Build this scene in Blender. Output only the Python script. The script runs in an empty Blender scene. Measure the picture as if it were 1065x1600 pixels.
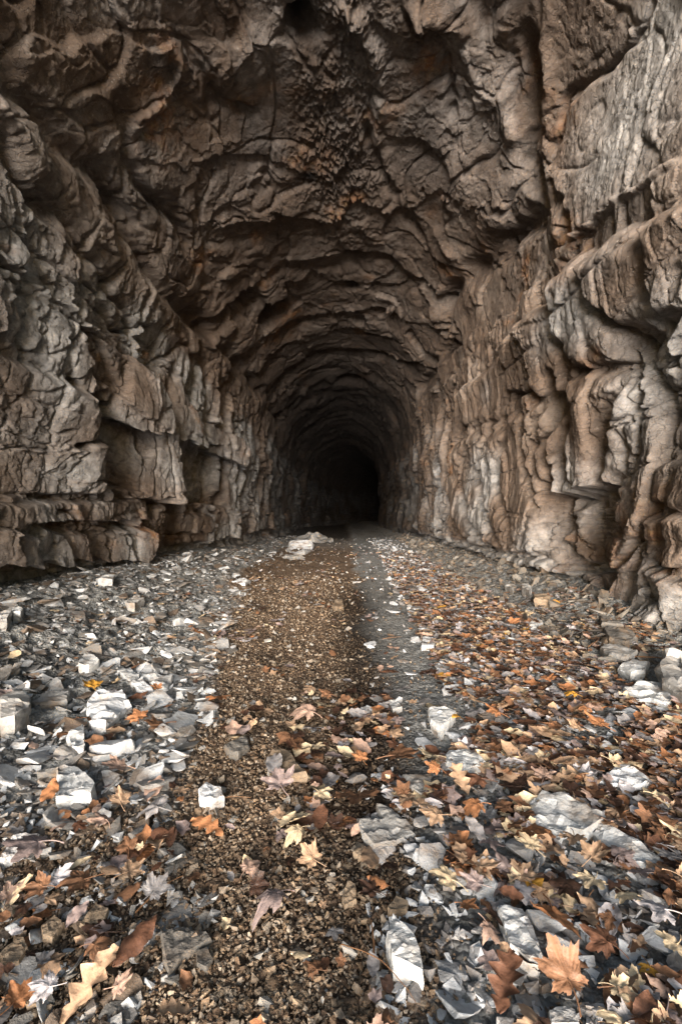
import bpy, bmesh, math, random
import numpy as np
from mathutils import Vector, Matrix, Euler

# ------------------------------------------------------------------ camera, sky, sun, exposure
scene = bpy.context.scene
COL = scene.collection
R = math.radians
F = 711.0 / 1600.0            # focal length as a share of the picture height
HZ = 1.2                      # camera height above the floor
cam_d = bpy.data.cameras.new('camera')
cam = bpy.data.objects.new('camera', cam_d)
COL.objects.link(cam)
cam.location = (0, 0, HZ)
cam.rotation_euler = (R(90), 0, 0)
cam_d.sensor_fit = 'VERTICAL'
cam_d.sensor_height = 36.0
cam_d.sensor_width = 24.0
cam_d.lens = 36.0 * F
cam_d.shift_y = 5.0 / 1600.0
cam_d.shift_x = -2.5 / 1600.0
cam_d.clip_start = 0.05
cam_d.clip_end = 600
scene.camera = cam

SUN_EL, SUN_AZ = 5.0, 186.0     # degrees; azimuth measured from +Y clockwise
world = bpy.data.worlds.new('World')
scene.world = world
world.use_nodes = True
wn = world.node_tree
for n in list(wn.nodes): wn.nodes.remove(n)
wo = wn.nodes.new('ShaderNodeOutputWorld')
wb = wn.nodes.new('ShaderNodeBackground')
sk = wn.nodes.new('ShaderNodeTexSky')
sk.sky_type = 'NISHITA'
sk.sun_disc = False
sk.sun_elevation = R(SUN_EL)
sk.sun_rotation = R(SUN_AZ)
sk.air_density = 1.0
sk.dust_density = 3.5
sk.ozone_density = 1.0
wb.inputs['Strength'].default_value = 0.05
wn.links.new(sk.outputs[0], wb.inputs[0])
wn.links.new(wb.outputs[0], wo.inputs[0])

sun_d = bpy.data.lights.new('sun', 'SUN')
sun_d.energy = 1.5
sun_d.angle = R(38)
sun_d.color = (1.0, 0.98, 0.95)
sun = bpy.data.objects.new('sun', sun_d)
COL.objects.link(sun)
az, el = R(SUN_AZ), R(SUN_EL)
to_sun = Vector((math.sin(az) * math.cos(el), math.cos(az) * math.cos(el), math.sin(el)))
sun.rotation_euler = to_sun.to_track_quat('Z', 'Y').to_euler()
sun.location = (0, -20, 20)

vs = scene.view_settings
vs.view_transform = 'Standard'
vs.look = 'None'
vs.exposure = 3.45
vs.gamma = 1.0
vs.use_curve_mapping = False
scene.display_settings.display_device = 'sRGB'
scene.render.engine = 'CYCLES'
scene.cycles.max_bounces = 8
scene.cycles.diffuse_bounces = 1

# ------------------------------------------------------------------ numpy noise
rng = np.random.default_rng(7)
random.seed(7)
PERM = rng.permutation(4096).astype(np.int32)
GR = rng.normal(size=(4096, 3)).astype(np.float32)
GR /= np.linalg.norm(GR, axis=1)[:, None]
RV = rng.random((4096, 4)).astype(np.float32)

def hsh(ix, iy, iz):
    return PERM[(PERM[(PERM[ix & 4095] + iy) & 4095] + iz) & 4095]

def pn(x, y, z):
    """gradient noise, about -0.7..0.7"""
    x = x.astype(np.float32); y = y.astype(np.float32); z = z.astype(np.float32)
    fx = np.floor(x); fy = np.floor(y); fz = np.floor(z)
    ix = fx.astype(np.int32); iy = fy.astype(np.int32); iz = fz.astype(np.int32)
    x = x - fx; y = y - fy; z = z - fz
    u = x * x * x * (x * (x * 6 - 15) + 10)
    v = y * y * y * (y * (y * 6 - 15) + 10)
    w = z * z * z * (z * (z * 6 - 15) + 10)
    out = 0
    for dx in (0, 1):
        wx = u if dx else 1 - u
        for dy in (0, 1):
            wxy = wx * (v if dy else 1 - v)
            for dz in (0, 1):
                g = GR[hsh(ix + dx, iy + dy, iz + dz)]
                d = g[..., 0] * (x - dx) + g[..., 1] * (y - dy) + g[..., 2] * (z - dz)
                out = out + wxy * (w if dz else 1 - w) * d
    return out

def fbm(x, y, z, octv=3, gain=0.5, lac=2.03):
    a = 1.0; o = 0.0
    for i in range(octv):
        o = o + a * pn(x + 17.3 * i, y + 5.1 * i, z + 9.7 * i)
        a *= gain; x = x * lac; y = y * lac; z = z * lac
    return o

def ridged(x, y, z, octv=3, gain=0.5):
    a = 1.0; o = 0.0
    for i in range(octv):
        o = o + a * (1 - np.abs(pn(x + 3.3 * i, y + 8.1 * i, z + 1.7 * i)) * 2.4)
        a *= gain; x = x * 2.1; y = y * 2.1; z = z * 2.1
    return o

def facet(x, y, z, tilt=1.0):
    """angular rock facets: every cell is a tilted plane with a height of its own.
    returns (height about -1..1, edge distance, cell random)"""
    rx = np.floor(x).astype(np.int32); ry = np.floor(y).astype(np.int32); rz = np.floor(z).astype(np.int32)
    sx = np.where(x - rx > 0.5, 1, -1); sy = np.where(y - ry > 0.5, 1, -1); sz = np.where(z - rz > 0.5, 1, -1)
    f1 = np.full(x.shape, 9.0, np.float32); f2 = f1.copy()
    hv = np.zeros(x.shape, np.float32); cr = hv.copy()
    for a in (0, 1):
        for b in (0, 1):
            for c in (0, 1):
                cx = rx + a * sx; cy = ry + b * sy; cz = rz + c * sz
                h = hsh(cx, cy, cz)
                r = RV[h]
                dx = x - (cx + 0.15 + 0.7 * r[..., 0]); dy = y - (cy + 0.15 + 0.7 * r[..., 1]); dz = z - (cz + 0.15 + 0.7 * r[..., 2])
                d = dx * dx + dy * dy + dz * dz
                g = GR[(h * 7 + 13) & 4095]
                pl = (g[..., 0] * dx + g[..., 1] * dy + g[..., 2] * dz) * tilt + (r[..., 3] - 0.5) * 1.2
                near = d < f1
                f2 = np.where(near, f1, np.minimum(f2, d))
                hv = np.where(near, pl, hv)
                cr = np.where(near, r[..., 3], cr)
                f1 = np.where(near, d, f1)
    return hv, np.sqrt(f2) - np.sqrt(f1), cr

def sst(a, b, x):
    t = np.clip((x - a) / (b - a), 0, 1)
    return t * t * (3 - 2 * t)

# ------------------------------------------------------------------ tunnel section
ZC = 3.2      # centre of the polar section (height above floor)
near_s = [(-3.85, -.5), (-3.8, .1), (-3.62, 1.2), (-3.5, 3.2), (-3.4, 4.8), (-3.2, 5.6), (-2.4, 6.5), (-1.2, 7.25), (.2, 7.55),
          (1.5, 7.45), (2.4, 7.1), (2.95, 6.4), (3.15, 4.7), (3.2, 3.2), (3.25, 1.2), (3.25, .1), (3.25, -.5)]
far_s = [(-3.0, -.5), (-3.0, .1), (-3.05, 1.2), (-3.0, 3.2), (-2.9, 5.0), (-2.5, 6.1), (-1.6, 6.95), (-.8, 7.4), (0, 7.55),
         (.8, 7.45), (1.6, 7.1), (2.5, 6.2), (2.95, 5.0), (3.05, 3.2), (3.1, 1.2), (3.05, .1), (3.05, -.5)]
def polar(tab):
    a = np.array(tab, float); d = a - np.array([0, ZC])
    th = np.arctan2(d[:, 0], d[:, 1])       # 0 = up, negative left, positive right
    return th, np.hypot(d[:, 0], d[:, 1])
TH_N, R_N = polar(near_s); TH_F, R_F = polar(far_s)
TT = np.linspace(-2.52, 2.52, 410)
def curve(th, tab_t, tab_r):
    r = np.interp(TT, tab_t, tab_r)
    k = np.hanning(19); k /= k.sum()
    rs = np.convolve(np.pad(r, 9, mode='edge'), k, 'valid')
    return np.interp(th, TT, rs)
def rad(th, y):
    w = sst(4.5, 19.0, y)
    fl = 1 + .016 * np.maximum(0, 10 - y) * (1 - sst(.5, 1.1, np.abs(th)))      # the vault opens out a little towards the mouth
    return (curve(th, TH_N, R_N) * (1 - w) + curve(th, TH_F, R_F) * w) * fl
def cx_of(y):
    return np.maximum(0, y - 34) ** 2 * 0.0045
# columns evenly spaced by arc length
tt = np.linspace(-2.46, 2.46, 4000)
rr = curve(tt, TH_N, R_N)
arc = np.concatenate([[0], np.cumsum(np.hypot(np.diff(rr * np.sin(tt)), np.diff(rr * np.cos(tt))))])
def cols(n):
    return np.interp(np.linspace(0, arc[-1], n), arc, tt)

def ray(px, py, off=0.0):
    """photo pixel -> point on the undisplaced tunnel surface"""
    u = (px - 535.0) / 711.0; w = (805.0 - py) / 711.0
    y = np.concatenate([np.arange(1, 12, .01), np.arange(12, 70, .05)])
    x = u * y - cx_of(y); z = HZ + w * y - ZC
    ok = np.hypot(x, z) > rad(np.arctan2(x, z), y) - off
    i = int(np.argmax(ok)) if ok.any() else len(y) - 1
    return np.array([u * y[i], y[i], HZ + w * y[i]])

def ys_of(P):
    th = math.atan2(P[0] - float(cx_of(P[1])), P[2] - ZC)
    return np.array([P[1], np.interp(th, tt, arc)])

def zoomer(x0, y0, s):
    return lambda x, y: (x0 + x * s, y0 + y * s)

# features on the rock, drawn as polylines (photo pixels) and laid on the tunnel surface.
# (kind, points, width m, height m)   groove: cut in; ridge: stands proud; step: proud on the LEFT side of the line's direction
FEAT = []
def feat(kind, pts, w, h, *extra):
    FEAT.append((kind, np.array([ray(*p) for p in pts]), w, h, extra))
# --- left wall
feat('groove', [(-60, 20), (0, 90), (60, 170), (100, 230), (190, 320), (245, 450), (300, 490), (350, 540), (420, 620), (440, 660)], .18, .30)
feat('ridge', [(-60, 130), (0, 180), (60, 260), (130, 330), (195, 410), (250, 500), (330, 560)], .12, .09)
feat('groove', [(0, 235), (60, 320), (120, 380), (180, 470), (240, 560)], .08, .18)
feat('step', [(230, 590), (160, 530), (76, 463), (0, 420), (-40, 400)], .50, .10)
feat('groove', [(330, 690), (332, 760), (330, 830)], .10, .22)
feat('groove', [(345, 560), (350, 700), (352, 850)], .10, .20)
feat('groove', [(372, 600), (376, 740), (376, 840)], .12, .24)
feat('groove', [(402, 610), (408, 740), (408, 840)], .14, .27)
feat('groove', [(438, 660), (445, 760), (448, 830)], .5, .5)
feat('groove', [(470, 690), (476, 760), (478, 820)], 1.0, .6)
feat('groove', [(-40, 803), (0, 804), (130, 804), (200, 802), (228, 797)], .022, .22)
feat('groove', [(262, 800), (330, 797), (380, 794), (420, 790)], .03, .12)
feat('groove', [(262, 842), (330, 822), (370, 815), (420, 805)], .03, .14)
feat('groove', [(-20, 783), (60, 782), (130, 785), (220, 782)], .014, .05)
feat('groove', [(-20, 638), (20, 640), (90, 650), (130, 640)], .02, .05)
# --- right wall
feat('groove', [(826, -20), (822, 60), (836, 140), (826, 250), (848, 330), (800, 370), (740, 420), (696, 470), (690, 550), (650, 610)], .20, .34)
feat('ridge', [(850, 0), (868, 120), (862, 230), (890, 370)], .16, .16)
feat('groove', [(1025, 0), (1000, 60), (930, 120), (880, 165), (872, 260)], .05, .24)
feat('step', [(1100, 245), (1065, 262), (980, 325), (905, 375), (850, 440), (785, 500), (700, 600), (650, 650)], .75, .10)
feat('groove', [(1000, 520), (975, 610), (945, 700), (925, 760)], .16, .26)
feat('groove', [(872, 600), (866, 700), (864, 800), (870, 930)], .12, .50)
feat('groove', [(690, 700), (688, 760), (705, 810), (725, 845)], .10, .26)
feat('groove', [(662, 690), (660, 760), (672, 810)], .12, .26)
feat('groove', [(636, 690), (636, 760), (640, 810)], .2, .28)
feat('groove', [(610, 690), (612, 760), (614, 810)], .4, .3)
feat('groove', [(870, 862), (800, 850), (740, 832), (690, 818)], .025, .10)
feat('groove', [(862, 800), (800, 792), (740, 790), (690, 785)], .02, .07)
feat('groove', [(1100, 600), (1065, 604), (1000, 640), (985, 660)], .03, .10)
feat('groove', [(1100, 700), (1065, 696), (1010, 705)], .03, .08)
# --- roof
feat('groove', [(575, 210), (600, 290), (640, 350), (690, 430)], .10, .22)
feat('ridge', [(540, 0), (590, 90), (600, 170), (585, 240), (640, 320), (705, 400)], .12, .16)
feat('groove', [(625, 0), (690, 90), (705, 180)], .08, .18)
feat('ridge', [(660, 0), (735, 60), (745, 120), (800, 200)], .20, .24)
feat('groove', [(740, 0), (790, 90), (800, 160)], .12, .22)
feat('step', [(530, 110), (430, 62), (330, 58), (265, 62), (100, 50), (20, 60)], .45, .10)
feat('groove', [(285, 70), (320, 120), (330, 160), (400, 180)], .08, .16)
feat('ridge', [(200, 200), (240, 160), (265, 90)], .08, .12)
feat('groove', [(180, 140), (210, 260), (260, 330), (300, 400)], .10, .22)
feat('step', [(430, 245), (350, 240), (305, 260), (300, 330)], .3, -.12)
feat('step', [(300, 400), (360, 345), (430, 330), (520, 345)], .35, .12)
feat('blob', [(430, 487)], .48, -.95)
feat('blob', [(395, 470)], .26, -.30)
feat('blob', [(548, 398)], .22, -.5)
feat('blob', [(550, 445)], .20, -.4)
feat('blob', [(470, 38)], .20, -.34)
feat('blob', [(548, 594)], .7, -.5)
feat('blob', [(378, 90)], .45, .14)
feat('step', [(700, 480), (640, 430), (590, 395), (500, 400), (440, 410), (390, 450), (340, 490)], .8, -.26)
feat('step', [(690, 520), (640, 500), (580, 478), (500, 490), (430, 515), (370, 560)], .9, -.22)
feat('step', [(680, 590), (620, 560), (560, 545), (480, 555), (430, 600)], 1.2, -.28)

# blocks of the walls with faces of their own: (part name or '', outline in photo pixels, height, slope along the
# tunnel, slope upwards, width of the rounded rim).  The same outlines decide which faces become parts.
PLATES = []
def plate(name, pts, h, gy=0., gz=0., rim=0., keep=.25):
    q = np.array([ys_of(ray(*p, h)) for p in pts])
    c3 = np.array([ray(*p, h) for p in pts]).mean(0)
    PLATES.append((name, q, h, gy, gz, rim, c3, keep))
# left wall, upper face, then the blocks from the picture's edge inwards
plate('', [(-80, 380), (0, 405), (76, 463), (160, 530), (228, 590), (200, 640), (170, 622), (130, 600), (60, 562), (0, 543), (-80, 530)], .06, .12, -.10, 0, .5)
plate('', [(95, 500), (135, 520), (160, 600), (120, 590)], -.10, .3, 0, .1)
plate('rock_block', [(-80, 545), (0, 548), (60, 566), (130, 604), (138, 640), (134, 665), (90, 690), (20, 692), (-80, 650)], .16, .22, .05, .05)
plate('rock_block', [(-80, 655), (20, 696), (90, 694), (135, 670), (137, 765), (60, 768), (-80, 764)], .10, .34, .1, .04)
plate('', [(139, 612), (198, 640), (186, 720), (180, 765), (139, 765)], -.15, .42, 0, .06, .6)
plate('', [(184, 645), (202, 650), (190, 705), (181, 740)], -.22, .2, 0, 0, .1)
plate('rock_nose', [(228, 558), (256, 600), (268, 650), (230, 648), (196, 641), (210, 600)], .40, .16, -.35, 0.02, .25)
plate('rock_block', [(203, 655), (268, 654), (263, 766), (188, 766), (186, 722)], .26, .34, -.15, .0, .8)
plate('', [(270, 650), (300, 690), (326, 700), (320, 795), (268, 800)], -.32, -.05, 0, .3, .8)
plate('rock_nose', [(288, 596), (312, 640), (321, 684), (284, 674)], .30, .16, -.3, 0, .25)
plate('rock_block', [(335, 655), (378, 690), (376, 718), (334, 700)], .24, .25, -.2, 0, .2)
plate('rock_ledge', [(-80, 770), (226, 769), (224, 796), (-80, 800)], .20, .05, -.2, .02, .2)
xs = [-70, 28, 62, 88, 112, 139, 168, 200]
tilts = [.30, .35, -.1, .30, .28, .35, .42, .3]
for k_ in range(7):
    a_, b_ = xs[k_], xs[k_ + 1]
    f_ = lambda x: 880 - max(0, x) * .045 - max(0, x - 120) * .12
    plate('stone_block', [(a_ + 2, 808), (b_ - 1, 808), (b_ - 3, f_(b_)), (a_, f_(a_))], .20 + .05 * math.sin(k_ * 2.3), tilts[k_], -.10, .012, .25)
plate('stone_block', [(202, 806), (232, 800), (226, 835), (212, 858), (180, 866), (197, 850)], .32, .5, -.15, .01, .2)
plate('', [(234, 775), (262, 780), (262, 868), (228, 868)], -.26, 0, 0, 0, .2)
plate('stone_block', [(264, 802), (330, 799), (330, 820), (264, 838)], .10, .15, 0, .02, .3)
plate('stone_block', [(264, 845), (328, 826), (345, 826), (345, 838), (264, 858)], .04, .12, 0, .02, .3)
plate('stone_block', [(333, 799), (366, 797), (366, 832), (333, 838)], .12, .2, 0, .02, .3)
plate('', [(-80, 890), (0, 888), (140, 878), (225, 868), (300, 856), (370, 842), (430, 828), (430, 842), (300, 885), (0, 945), (-80, 960)], -.16, 0, -.45, 0, .6)
# right wall
plate('', [(905, -20), (1120, -20), (1120, 235), (1065, 255), (980, 318), (908, 368), (872, 265), (882, 165), (930, 118), (1000, 60)], .08, .10, -.05, .06, .5)
plate('rock_block', [(912, 402), (985, 358), (1000, 400), (1003, 470), (985, 516), (952, 516), (925, 470)], .27, .1, .15, .16, .25)
plate('rock_block', [(1006, 345), (1110, 290), (1110, 468), (1065, 474), (1008, 495)], .24, .1, .12, .14, .35)
plate('rock_block', [(866, 440), (908, 402), (920, 470), (944, 520), (957, 572), (878, 572), (868, 520)], .27, .1, .15, .18, .2)
plate('rock_block', [(817, 500), (860, 470), (864, 530), (872, 574), (862, 611), (822, 612)], .25, .1, .15, .15, .2)
plate('rock_block', [(782, 542), (815, 507), (819, 612), (786, 616)], .22, .1, .15, .12, .25)
plate('rock_block', [(720, 610), (780, 552), (782, 656), (720, 665)], .20, .1, .1, .2, .3)
plate('rock_column', [(877, 582), (955, 578), (978, 600), (945, 700), (925, 760), (870, 780), (872, 690)], .22, .0, .1, .26, .25)
plate('rock_column', [(834, 636), (862, 620), (860, 700), (860, 862), (845, 850), (845, 780), (829, 700)], .20, 0, 0, .14, .25)
plate('rock_column', [(808, 632), (830, 630), (826, 700), (842, 780), (840, 856), (836, 790), (812, 700)], .20, 0, 0, .14, .25)
plate('rock_column', [(785, 640), (806, 632), (808, 700), (833, 790), (836, 850), (812, 852), (787, 790), (775, 740)], .22, 0, 0, .18, .25)
plate('rock_column', [(753, 675), (781, 662), (770, 740), (783, 790), (809, 850), (787, 850), (762, 800), (746, 740)], .22, 0, 0, .18, .25)
plate('rock_column', [(725, 676), (750, 676), (742, 740), (758, 800), (782, 845), (754, 840), (730, 800), (714, 740)], .22, 0, 0, .20, .25)
plate('rock_column', [(695, 700), (722, 680), (710, 740), (726, 800), (750, 845), (728, 842), (708, 810), (692, 760)], .22, 0, 0, .24, .25)
for x0, x1, y0, y1 in ((727, 752, 845, 860), (755, 784, 850, 868), (788, 812, 857, 876), (815, 840, 860, 884), (843, 862, 866, 890)):
    plate('stone_block', [(x0, y0), (x1, y0 + 5), (x1 + 2, y1 + 4), (x0 + 2, y1)], .17, .05, 0, .05, .3)
plate('', [(885, 790), (996, 775), (998, 865), (995, 940), (882, 905)], -.34, .12, 0, .40, 1.0)
plate('rock_block', [(925, 770), (1000, 768), (1000, 800), (985, 845), (930, 815)], -.02, .1, .3, .20, .9)
plate('rock_buttress', [(1002, 864), (1120, 884), (1120, 1010), (1000, 955)], .22, .10, 0, .05, .8)
plate('rock_buttress', [(1000, 782), (1120, 795), (1120, 876), (1003, 856)], .18, .08, 0, .06, .8)
plate('rock_ledge', [(1012, 712), (1120, 705), (1120, 790), (1002, 776)], .14, .06, 0, .08, .8)
plate('', [(640, 832), (700, 852), (790, 880), (870, 902), (980, 960), (1120, 1010), (1120, 1060), (880, 950), (700, 880), (640, 850)], -.14, 0, -.3, 0, .7)

def poly_sd(px, py, poly):
    """signed distance, positive inside"""
    d = np.full(len(px), 99., np.float32); c = np.zeros(len(px), bool); j = len(poly) - 1
    for i in range(len(poly)):
        ax, ay = poly[j]; bx, by = poly[i]
        ex, ey = bx - ax, by - ay
        t = np.clip(((px - ax) * ex + (py - ay) * ey) / (ex * ex + ey * ey + 1e-9), 0, 1)
        d = np.minimum(d, np.hypot(px - ax - t * ex, py - ay - t * ey))
        c ^= ((by > py) != (ay > py)) & (px < (ax - bx) * (py - by) / (ay - by + 1e-9) + bx)
        j = i
    return np.where(c, d, -d)

def apply_plates(P, T, warp, small, D):
    s = np.interp(T, tt, arc) + warp[:, 2] * .35
    y = P[:, 1] + warp[:, 1] * .35 + small * .02
    PM = np.zeros(len(P), np.float32)
    for name, q, h, gy_, gz_, rim, c3, keep in PLATES:
        lo = q.min(0) - .1; hi = q.max(0) + .1
        idx = np.nonzero((y > lo[0]) & (y < hi[0]) & (s > lo[1]) & (s < hi[1]))[0]
        if not len(idx): continue
        sd = poly_sd(y[idx], s[idx], q)
        wob = min(.07, .10 * float(np.ptp(q[:, 1])))
        sd = sd + small[idx] * wob * 1.6 + wob * 1.2 * warp[idx, 2] / .1
        m = sst(-.03, .02, sd)
        val = h + gy_ * np.clip(P[idx, 1] - c3[1], -1.2, .8) + gz_ * (P[idx, 2] - c3[2])
        if rim > 0:
            k = np.clip(sd / rim, 0, 1)
            val = val - abs(h) * .75 * (1 - k) ** 2
        D[idx] = D[idx] * (1 - m) + (val + keep * D[idx]) * m
        if name: PM[idx] = np.maximum(PM[idx], m)
    return D, PM

def seg_dist(P, a, b, want_side=False, nrm=None):
    ab = b - a; L2 = max(1e-6, float(ab @ ab))
    t = np.clip((P - a) @ ab / L2, 0, 1)
    q = P - (a + t[:, None] * ab)
    d = np.linalg.norm(q, axis=1)
    if not want_side: return d, None
    c = np.cross(ab / math.sqrt(L2), q)
    return d, (c * nrm).sum(1)

def features(P, N, warp):
    D = np.zeros(len(P), np.float32)
    Pw = P + warp * 1.5
    j1 = pn(P[:, 0] * 2.3 + 50, P[:, 1] * 2.3, P[:, 2] * 2.3); j2 = pn(P[:, 0] * 2.3, P[:, 1] * 2.3 + 50, P[:, 2] * 2.3)
    j3 = pn(P[:, 0] * 8, P[:, 1] * 8, P[:, 2] * 8 + 70)
    Pw[:, 1] += .22 * j1 + .05 * j3; Pw[:, 2] += .22 * j2 + .05 * j3; Pw[:, 0] += .12 * j2
    gain = np.clip(.85 + 1.3 * pn(P[:, 0] * 1.1 + 9, P[:, 1] * 1.1, P[:, 2] * 1.1), .25, 1.4).astype(np.float32)
    for kind, pts, w, h, ex in FEAT:
        lo = pts.min(0) - 3.2 * w - .3; hi = pts.max(0) + 3.2 * w + .3
        idx = np.nonzero(((P > lo) & (P < hi)).all(1))[0]
        if not len(idx): continue
        p = Pw[idx]; n = N[idx]
        if kind == 'blob':
            d = np.linalg.norm(p - pts[0], axis=1) / w
            D[idx] += h * np.exp(-d ** 4 * 1.2)
            continue
        best = np.full(len(idx), 99.0, np.float32); side = np.zeros(len(idx), np.float32)
        for a, b in zip(pts[:-1], pts[1:]):
            d, sd = seg_dist(p, a, b, kind == 'step', n)
            m = d < best
            best = np.where(m, d, best)
            if kind == 'step': side = np.where(m, sd, side)
        h = h * gain[idx]
        if kind == 'groove': D[idx] -= h * np.exp(-(best / w) ** 2)
        elif kind == 'ridge': D[idx] += h * np.exp(-(best / w) ** 1.6)
        else:
            s = best * np.sign(side)
            v = sst(-.03, .03, s) * np.exp(-(np.maximum(s, 0) / w) ** 1.5)
            D[idx] += h * v
    return D

def wall_field(P, N, th, T):
    """height of the rock above the plain tunnel section, plus stain and painted shade masks"""
    x, y, z = P[:, 0], P[:, 1], P[:, 2]
    W = sst(.95, 1.35, np.abs(th)).astype(np.float32)            # 1 on the side walls, 0 on the roof
    left = (th < 0).astype(np.float32)
    wx = pn(x * .9, y * .9, z * .9); wy = pn(x * .9 + 40, y * .9, z * .9); wz = pn(x * .9, y * .9 + 40, z * .9)
    w2 = fbm(x * 3.1, y * 3.1, z * 3.1 + 9, 2); w3 = fbm(x * 3.1 + 7, y * 3.1, z * 3.1 + 29, 2)
    warp = np.stack([wx * .10, wy * .10 + w2 * .05, wz * .10 + w3 * .05], 1)
    D = .16 * fbm(x * .38, y * .38, z * .38, 2)
    # side walls: tall leaning blocks, then smaller ones
    lean = z * .16 * (1 - 2 * left)
    yy = y + lean + wy * .3 + w2 * .06; zz = z + wz * .3 + w3 * .07
    zs = .66 * left + .40 * (1 - left)
    h1, e1, c1 = facet(x * .6 + 3, yy * 1.75, zz * zs, 1.3)
    h2, e2, c2 = facet(x * 2 + 9, yy * 4.6, zz * zs * 2.9, 1.1)
    h3, e3, c3 = facet(x * 7 + 5, yy * 11 + w2, zz * 7 + w3, 1.0)
    # broken rock leans to face the mouth and drops off sharply behind
    saw = (c1 - .5) * .10
    big = .13 * h1 + saw - .15 * np.exp(-(e1 / .045) ** 2)
    mid = .095 * h2 * (.4 + .9 * c1) - .075 * np.exp(-(e2 / .05) ** 2) * sst(-.4, .2, wx)
    zb = z + .035 * y + .05 * wy + .02 * w3
    low = 1 - sst(1.1, 1.9, zb)
    bed = pn(zb * 3.1, y * .12, x * .0 + 4) * .30 + pn(zb * 8.5, y * .35, x * 0 + 8) * .13
    fine = pn(zb * 24, y * 1.1, x * 0 + 2) + .6 * pn(zb * 55, y * 2.3, x * 0 + 12)
    bedq = np.round(bed * 12) / 12 * .6 + bed * .4
    low = low * sst(.25, .7, z)
    big = big + bedq * (.02 + .30 * low)
    calm = .22 + .78 * sst(-.12, .32, pn(x * .55 + 3, y * .55, z * .7 + 8) + .25 * wx)
    mid = mid * (.45 + .55 * calm) + fine * (.008 + .018 * low) + .042 * h3 * calm * sst(-.35, .3, wx + wy) + .008 * h3
    # roof: scooped, shelly breaks with curled edges
    q = x * .75 + wx * .9; r_ = y * .62 + wy * .9; s_ = z * .6 + wz * .6
    g1, k1, v1 = facet(q * 1.25 + 2, r_ * 1.3, s_ * .8, 1.0)
    g2, k2, v2 = facet(x * 2.7 + wx * 2 + w2 * .6, y * 2.3 + wy * 2 + w3 * .6, z * 1.6, 1.0)
    pj = ridged(x * 4.5 + wx, y * 4 + wy, z * 4, 3, .6)
    g3, k3, v3 = facet(x * 8 + w2 * 2, y * 7 + w3 * 2, z * 6, 1.0)
    roof = .070 * g1 + .034 * g2 * (.2 + v1 * 1.2) * (1 - .45 * sst(8, 12, y)) + .012 * g3 * (.3 + v2) + .012 * (pj - 1) * sst(0, .4, wy + w2 * .5) + .02 * (ridged(x * .9 + wx, y * .8 + wy, z * .8, 2) - 1)
    roof -= .05 * np.exp(-(k1 / .035) ** 2) + .018 * np.exp(-(k2 / .03) ** 2)
    # arch-like breaks across the vault further in
    ya = y + wx * 2.4 + w2 * .5 + .10 * x * x
    ph = (ya / 3.1 + .45 * pn(ya * .31, x * .12, x * 0)) % 1.0
    roof += sst(6.5, 11, y) * (.03 + .17 * sst(-.3, .3, pn(y * .5, x * .4, x * 0 + 6))) * (ph - .5)
    # crumbly weathered patch along the crown
    cen = -.38 + .045 * y + .25 * pn(y * .7, y * 0, y * 0)
    pop = np.exp(-(np.abs(x - cen) / .62) ** 3) * (z > 6.2) * (1 - sst(9.8, 11.5, y)) * sst(-.45, .1, pn(x * 1.3, y * 1.3, z) + .15)
    pop = np.maximum(pop, np.exp(-(((x - 1.02) / .17) ** 2 + ((y - 6.35) / .35) ** 2) ** 2) * (z > 5.8))
    cr = ridged(x * 8.5 + w2, y * 8.5 + w3, z * 8.5, 3, .65)
    roof = roof + pop * .09 * (cr - 1.2)
    D = D + big * W + roof * (1 - W)
    D, PM = apply_plates(P, T, warp, w2, D)
    joint = np.exp(-(pn(zb * 1.9, y * .22, x * .2 + 40) / .022) ** 2) * sst(-.25, .15, pn(y * .6, z * .6, x * 0 + 60))
    D = D + (mid * (1 - .55 * PM) - .055 * joint) * W
    D = D + .010 * ridged(x * 14, y * 14, z * 14, 2, .55) * (.6 + .6 * sst(-.2, .3, wx + w2 * .4))
    D = D + features(P, N, warp)
    # foot of the walls is undercut softer rock
    foot = (1 - sst(.42, .62, z + .06 * wy)) * W
    D = D - foot * .06
    # stain masks, then the shade painted into the rock colour
    rust = .7 * sst(.42, .75, fbm(x * .9 + 5, y * .9, z * 1.4, 3) + .10)
    rust = np.clip(rust + .35 * np.exp(-((zb - 1.08 - .05 * wx) / .07) ** 2) * W * sst(0, .4, pn(y * 1.3, x * 0 + 3, z * .5) + .12), 0, 1)
    for (px, py, w_) in [(250, 100, .35), (255, 200, .4), (670, 115, .26), (845, 150, .35), (895, 190, .25), (440, 520, .6), (480, 250, .35), (1045, 800, .25),
                         (1060, 880, .2), (820, 420, .35), (900, 380, .4), (100, 820, .2), (200, 820, .2), (700, 430, .3), (460, 490, .5)]:
        c = ray(px, py)
        rust = np.maximum(rust, np.exp(-(((P + warp * 2 - c) / w_) ** 2).sum(1)) * sst(-.5, .25, w2 + w3) * .95)
    grey = sst(-.10, .35, fbm(x * .5 + 21, y * .5, z * .5, 2) + .66 * W - .50 - .22 * (1 - left) * sst(5.5, 7.5, y))
    grey = np.maximum(grey, foot)
    for (px, py, w_) in [(20, 400, .9), (1000, 180, 1.0), (150, 470, .6), (1040, 60, .8), (970, 250, .6), (60, 880, .5), (50, 845, .5), (180, 840, .45), (235, 620, .4), (225, 720, .5), (90, 740, .5)]:
        c = ray(px, py)
        grey = np.maximum(grey, np.exp(-(((P + warp * 3 - c) / w_) ** 2).sum(1)))
    grey = np.maximum(grey, .42 * (1 - W) * (1 - sst(6, 10, y)) * sst(-.35, .2, wy + w2 * .4))
    bay = np.exp(-(((P + warp * 2 - ray(945, 850)) / .8) ** 2).sum(1))
    grey = grey * (1 - bay); rust = np.maximum(rust, .5 * bay)
    painted_shade = np.zeros(len(P), np.float32)
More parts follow.
